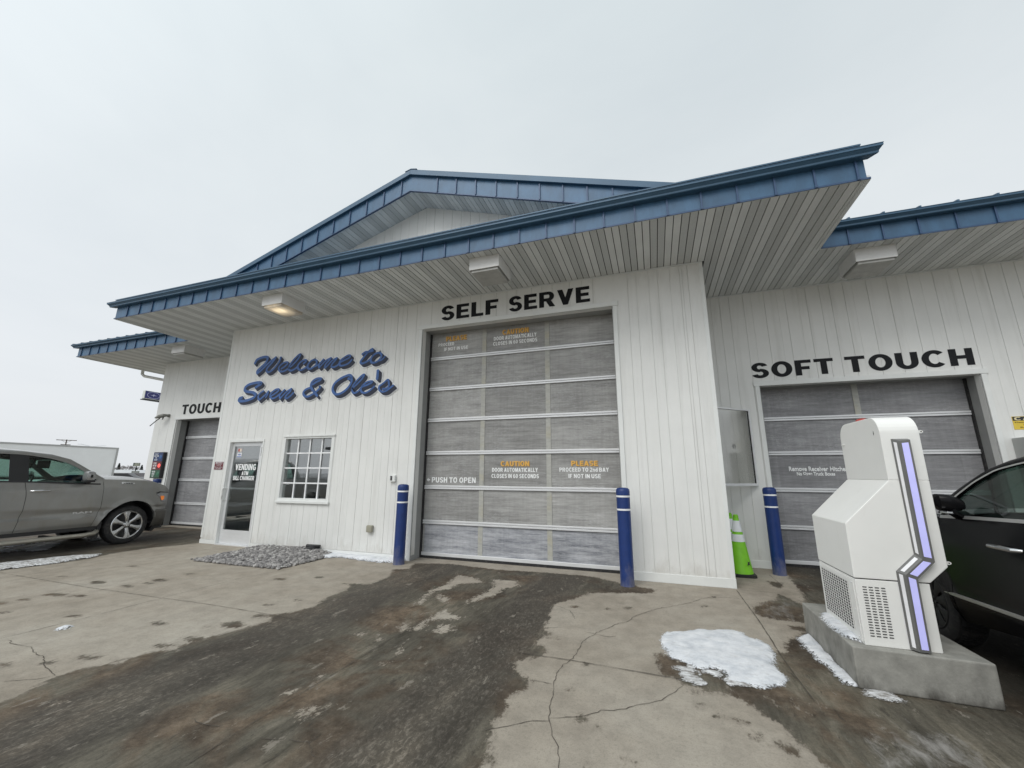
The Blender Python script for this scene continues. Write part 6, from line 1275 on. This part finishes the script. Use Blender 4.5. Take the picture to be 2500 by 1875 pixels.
def utility_pole(loc, h, rz, label):
    r = thing('utility_pole', loc, label, 'utility pole', None, rz)
    mb = MB(); mb.tube([(0, 0, 0), (0, 0, h)], [.17, .12], 10); mb.build('post', WD, r, smooth=True, world=False)
    for z, L in ((h - .25, 1.75), (h - 1.35, .85)):
        mb = MB(); mb.box(-L, L, -.14, -.03, z, z + .16); c = mb.build('crossarm', WD, r, world=False)
        for x in (-L + .1, -L * .45, L * .45, L - .1):
            m2 = MB(); m2.lathe([(0, 0), (.05, 0), (.06, .08), (.03, .16), (0, .17)], (x, -.085, z + .16), 'Z', 8); m2.build('insulator', ALU, c, world=False)
    mb = MB(); mb.tube([(-.9, -.085, h - .2), (0, -.1, h - .8), (.9, -.085, h - .2)], .035, 6); mb.build('brace', WD, r, world=False)
    return r
utility_pole(azp(66.6, 150), 9.4, math.radians(60), 'wooden utility pole with two crossarms behind the trailer')
lp = thing('street_lamp', azp(64.85, 175), 'double-arm street lamp showing above the white trailer', 'street lamp', None, math.radians(62))
mb = MB(); mb.tube([(0, 0, 0), (0, 0, 8.9)], [.14, .08], 10); mb.build('post', ALU, lp, smooth=True, world=False)
for s in (1, -1):
    mb = MB(); mb.tube([(0, 0, 8.7), (s * .5, 0, 9.15), (s * 2.2, 0, 9.55 if s < 0 else 9.35)], .09, 8); a_ = mb.build('arm', ALU, lp, smooth=True, world=False)
    mb = MB(); mb.box(min(s * 2.1, s * 3.0), max(s * 2.1, s * 3.0), -.15, .15, 9.5 if s < 0 else 9.3, 9.64 if s < 0 else 9.44); mb.build('lamp_head', ALU, a_, bevel=.03, world=False)
# blue emblem sign behind the left corner
sg = thing('emblem_sign', (-45.15, 24.84, 8.3), 'blue sign with a white oval and star emblem beyond the far-left wall', 'sign')
mb = MB(); mb.box(-45.33, -45.0, 24.10, 25.58, 8.34, 9.12); cab = mb.build('cabinet', M('cabinet_pale', (.60, .62, .58), .5), sg, bevel=.02)
mb = MB(); mb.box(-45.36, -44.95, 24.02, 25.62, 8.22, 8.30); mb.build('base_rail', BLACK, sg)
mb = MB(); mb.box(-44.999, -44.985, 24.14, 25.54, 8.40, 9.09); fc = mb.build('sign_face', M('emblem_blue', (.02, .025, .14), .35, var=.1), cab)
mb = MB(); A = np.linspace(0, 2 * PI, 49)
mb.grid([[(-44.98, 24.84 + (.50 + d_) * math.cos(a), 8.745 + (.275 + d_ * .8) * math.sin(a)) for d_ in (0, .035)] for a in A])
cy, cz = 24.84, 8.745
star = []
for k in range(8):
    a = k * PI / 4; r_ = (.30 if k % 4 == 0 else .17) if k % 2 == 0 else .045
    star.append((-44.98, cy + r_ * math.cos(a), cz + r_ * math.sin(a)))
mb.add(star, [tuple(range(8))]); mb.build('emblem', M('emblem_pale', (.50, .52, .72), .4), fc)
mb = MB(); mb.tube([(-45.16, 25.95, 0), (-45.16, 25.95, 9.3)], .12, 10); mb.box(-45.2, -45.12, 25.55, 25.95, 8.4, 8.5); mb.box(-45.2, -45.12, 25.55, 25.95, 8.95, 9.05); mb.build('post', ALU, sg)
# far building, trees, signs, parked cars
fb = thing('store_building', azp(62.4, 300), 'long low cream building with a snowy roof on the horizon', 'building', None, math.radians(62.4))
mb = MB(); mb.box(-32, 32, 0, 26, -.05, 1.35); mb.build('wall', M('cream_wall', (.56, .53, .38), .7), fb, world=False)
mb = MB(); mb.prism([(-.6, 1.3), (10, 2.85), (16, 2.85), (26.6, 1.3)], 'YZ', -33, 33); mb.build('roof', M('snowy_roof', (.50, .51, .52), .7, var=.12, scale=.3), fb, world=False)
mb = MB(); mb.box(-33, 33, -.75, -.6, 1.18, 1.42); mb.build('roof_edge', M('roof_white', (.8, .8, .8), .6), fb, world=False)
mb = MB()
for k in range(9): mb.box(-27 + k * 6, -25 + k * 6, -.06, -.01, .1, .95)
mb.build('windows', M('far_window', (.12, .13, .14), .3), fb, world=False)
def spruce(loc, h, label, seed):
    r = random.Random(seed); t_ = thing('spruce_tree', loc, label, 'tree', 'dark spruces on the horizon')
    mb = MB(); mb.tube([(0, 0, 0), (0, 0, h * .95)], [.2, .03], 7); mb.build('trunk', WD, t_, world=False)
    mb = MB()
    for k in range(1500):
        z = h * (.08 + .92 * r.random() ** 1.2); R = (h - z) * .30 * (.5 + .5 * r.random()) + .1; a = r.random() * 6.28
        c = Vector((R * math.cos(a), R * math.sin(a), z - R * .25)); s = .25 + .2 * r.random(); d_ = Vector((math.cos(a), math.sin(a), -.4)); e = Vector((-math.sin(a), math.cos(a), r.uniform(-.3, .3)))
        mb.add([c - d_ * s, c + e * s * .4, c + d_ * s, c - e * s * .4], [(0, 1, 2, 3)])
    mb.build('crown', M('spruce_green', (.030, .040, .034), .9, var=.3, scale=2), t_, world=False); return t_
def bare(loc, h, label, seed):
    r = random.Random(seed); t_ = thing('bare_tree', loc, label, 'tree', 'leafless trees on the horizon'); tr_ = MB(); cr = MB()
    tr_.tube([(0, 0, 0), (.1, 0, h * .4)], [.22, .14], 7)
    def br(p, d, L, rad, k):
        q = p + d * L; (tr_ if k == 0 else cr).tube([p, q], [rad, rad * .6], 4, caps=False)
        if k < 5:
            for _ in range(3):
                n = Vector((r.gauss(0, 1), r.gauss(0, 1), r.gauss(.25, .6))).normalized(); br(q, (d * .7 + n * .75).normalized(), L * r.uniform(.6, .8), rad * .6, k + 1)
    for _ in range(4): br(Vector((.1, 0, h * .36)), Vector((r.gauss(0, .4), r.gauss(0, .4), 1)).normalized(), h * .19, .1, 0)
    BK = M('bare_twigs', (.16, .135, .13), .9)
    tr_.build('trunk', WD, t_, world=False); cr.build('crown', BK, t_, world=False); return t_
for i, (az, h, kind) in enumerate(((62.62, 7.0, 0), (63.05, 4.9, 0), (62.3, 6.3, 1), (62.1, 5.9, 1), (61.85, 6.4, 1), (61.45, 5.9, 1), (61.15, 5.5, 1), (60.9, 6.1, 0), (61.3, 4.6, 0), (62.9, 5.2, 1))):
    pos = ['tallest, just right of the trailer', 'short, half hidden by the trailer edge', '', '', '', '', '', 'tall, against the left building edge', 'low, beside the far sign posts', '']
    if kind == 0: spruce(azp(az, 350), h, 'dark spruce on the horizon, ' + pos[i], i)
    else: bare(azp(az, 345 + i), h, ['', '', 'bare tree right beside the tallest spruce', 'bare tree second from the tallest spruce', 'broad bare tree behind the roadside sign', 'bare tree right of the roadside sign', 'bare tree nearest the left building edge', '', '', 'low bare tree behind the trailer edge'][i], i)
rs_ = thing('roadside_sign', azp(61.33, 200), 'dark two-panel roadside sign on a single post on the horizon', 'sign', None, math.radians(61.3))
mb = MB(); mb.tube([(0, 0, 0), (0, 0, 4.0)], .14, 8); mb.build('post', BLACK, rs_, world=False)
SGR = M('sign_olive', (.10, .11, .09), .6)
mb = MB(); mb.box(-.95, .95, -.15, .15, 3.65, 4.85); p1 = mb.build('upper_panel', SGR, rs_, world=False)
mb = MB(); mb.box(-.95, 1.1, -.15, .15, 1.0, 2.0); p2 = mb.build('lower_panel', SGR, rs_, world=False)
mb = MB()
for x0, x1, z0, z1 in ((-.55, .0, 4.3, 4.6), (.1, .6, 4.35, 4.65), (-.75, .75, 3.9, 4.15)): mb.prism([(x0, z0), (x1, z0), (x1 + .12, z1), (x0 + .12, z1)], 'XZ', -.17, -.155)
mb.build('worn_marks', M('mark_pale', (.45, .45, .35), .6), p1, world=False)
mb = MB()
for x0, x1, z0, z1 in ((-.8, .9, 1.55, 1.8), (-.8, .95, 1.15, 1.4)): mb.box(x0, x1, -.17, -.155, z0, z1)
mb.build('worn_marks', M('mark_grey', (.4, .4, .38), .6), p2, world=False)
def parked(loc, rz, col, nm, label):
    r = thing('parked_car', loc, label, 'car', 'cars parked far off beyond the hood', rz)
    pr = [(-2.2, .35), (-2.25, .85), (-1.7, .95), (-1.2, 1.42), (.5, 1.45), (1.2, .98), (2.1, .82), (2.25, .5), (2.2, .3)]
    mb = MB(); mb.prism(pr, 'XZ', -.88, .88); mb.build('body', M(nm, col, .35, .2), r, bevel=.08, world=False, seg=3)
    mb = MB(); mb.prism([(-1.45, .98), (-1.1, 1.36), (.45, 1.39), (1.0, .99)], 'XZ', -.89, .89); mb.build('side_window', BLACK, r, world=False)
    for x in (-1.35, 1.4):
        for y in (-.78, .92):
            mb = MB(); mb.lathe([(0, 0), (.32, 0), (.34, -.04), (.34, -.18), (0, -.18)], (x, y, .34), 'Y', 20); mb.build('wheel', RUB, r, smooth=True, world=False)
parked(azp(62.0, 75), math.radians(40), (.05, .05, .055), 'far_dark', 'dark parked car left of the far sign posts, above the pickup hood')
parked(azp(61.15, 85), math.radians(20), (.06, .05, .05), 'far_maroon', 'near-black parked car under the far sign')
parked(azp(60.85, 100), math.radians(70), (.7, .7, .72), 'far_white', 'white parked car beside the left building edge')
parked(azp(61.6, 95), math.radians(10), (.30, .31, .33), 'far_grey', 'silver parked car between the two dark ones')
# store across the road behind the viewer, mirrored in the glass
ob = thing('opposite_building', (-14, -38, 0), 'low building across the road, seen only mirrored in the door glass', 'building')
mb = MB(); mb.box(-48, 24, -52, -38, 0, 5.2); mb.build('wall', M('opposite_wall', (.10, .10, .10), .8), ob)
mb = MB(); mb.box(-49, 25, -53, -37.6, 5.2, 5.6); mb.build('roof', M('opposite_roof', (.07, .07, .075), .8), ob)

# ------------------------------------------------------------------ camera
F_PX, YAW, PITCH, ROLL = 988.876, math.radians(19.126), math.radians(12.590), math.radians(.330)
cy_, sy_ = math.cos(YAW), math.sin(YAW)
f = Vector((-sy_ * math.cos(PITCH), cy_ * math.cos(PITCH), math.sin(PITCH))); r0 = Vector((cy_, sy_, 0)); u0 = r0.cross(f)
r = r0 * math.cos(ROLL) + u0 * math.sin(ROLL); u = -r0 * math.sin(ROLL) + u0 * math.cos(ROLL)
cam = bpy.data.cameras.new('camera'); cam.sensor_fit = 'HORIZONTAL'; cam.sensor_width = 36; cam.lens = 36 * F_PX / 2500; cam.clip_start = .05; cam.clip_end = 6000
co_ = bpy.data.objects.new('camera', cam); C.objects.link(co_)
mw = Matrix((r, u, -f)).transposed().to_4x4(); mw.translation = (0, 0, 1.55); co_.matrix_world = mw; SC.camera = co_

# ------------------------------------------------------------------ overcast daylight
sun = bpy.data.lights.new('sun', 'SUN'); sun.energy = SUN_E; sun.angle = math.radians(35); sun.color = (1, .98, .95)
so = bpy.data.objects.new('sun', sun); C.objects.link(so)
EL, AZ = math.radians(48), math.radians(200)      # azimuth from +Y towards +X
sd = Vector((math.sin(AZ) * math.cos(EL), math.cos(AZ) * math.cos(EL), math.sin(EL))); so.rotation_euler = (-sd).to_track_quat('-Z', 'Y').to_euler()
w = bpy.data.worlds.new('World'); SC.world = w; w.use_nodes = True; t = w.node_tree
for n in list(t.nodes): t.nodes.remove(n)
out = node(t, 'ShaderNodeOutputWorld'); bg1 = node(t, 'ShaderNodeBackground'); bg2 = node(t, 'ShaderNodeBackground'); ad = node(t, 'ShaderNodeAddShader')
sky = node(t, 'ShaderNodeTexSky', sky_type='NISHITA', sun_disc=False); sky.sun_elevation = EL; sky.sun_rotation = AZ; sky.dust_density = 6
t.links.new(sky.outputs[0], bg1.inputs[0]); bg1.inputs[1].default_value = .008
tc = node(t, 'ShaderNodeTexCoord'); sp = node(t, 'ShaderNodeSeparateXYZ'); nv = node(t, 'ShaderNodeVectorMath', operation='NORMALIZE')
t.links.new(tc.outputs['Generated'], nv.inputs[0]); t.links.new(nv.outputs[0], sp.inputs[0])
base = ramp(t, sp.outputs[2], [(0, (.80, .83, .86)), (.18, (.82, .855, .885)), (.50, (.76, .81, .835)), (1, (.66, .73, .75))])
mp = node(t, 'ShaderNodeMapping'); mp.inputs['Scale'].default_value = (1, 1, 2.2); t.links.new(nv.outputs[0], mp.inputs[0])
cl = noise(t, mp.outputs[0], 1.5, 5, .55, .4)
base = mix(t, 1, base, ramp(t, cl, [(.3, (.93, .94, .95)), (.55, (1, 1, 1)), (.75, (1.05, 1.04, 1.03))]), 'MULTIPLY')
# the cloud deck is brighter on the sun's side
dt = node(t, 'ShaderNodeVectorMath', operation='DOT_PRODUCT'); t.links.new(nv.outputs[0], dt.inputs[0]); dt.inputs[1].default_value = sd
gl = ramp(t, math_(t, 'MULTIPLY', dt.outputs['Value'], 1.0, True), [(0, 1.0), (.35, 1.08), (1, 1.5)])
base = mix(t, 1, base, gl, 'MULTIPLY')
t.links.new(base, bg2.inputs[0]); bg2.inputs[1].default_value = SKY_E
t.links.new(bg1.outputs[0], ad.inputs[0]); t.links.new(bg2.outputs[0], ad.inputs[1]); t.links.new(ad.outputs[0], out.inputs[0])
vs = SC.view_settings; vs.view_transform = 'Standard'; vs.look = 'None'; vs.gamma = 1; vs.exposure = EXPO
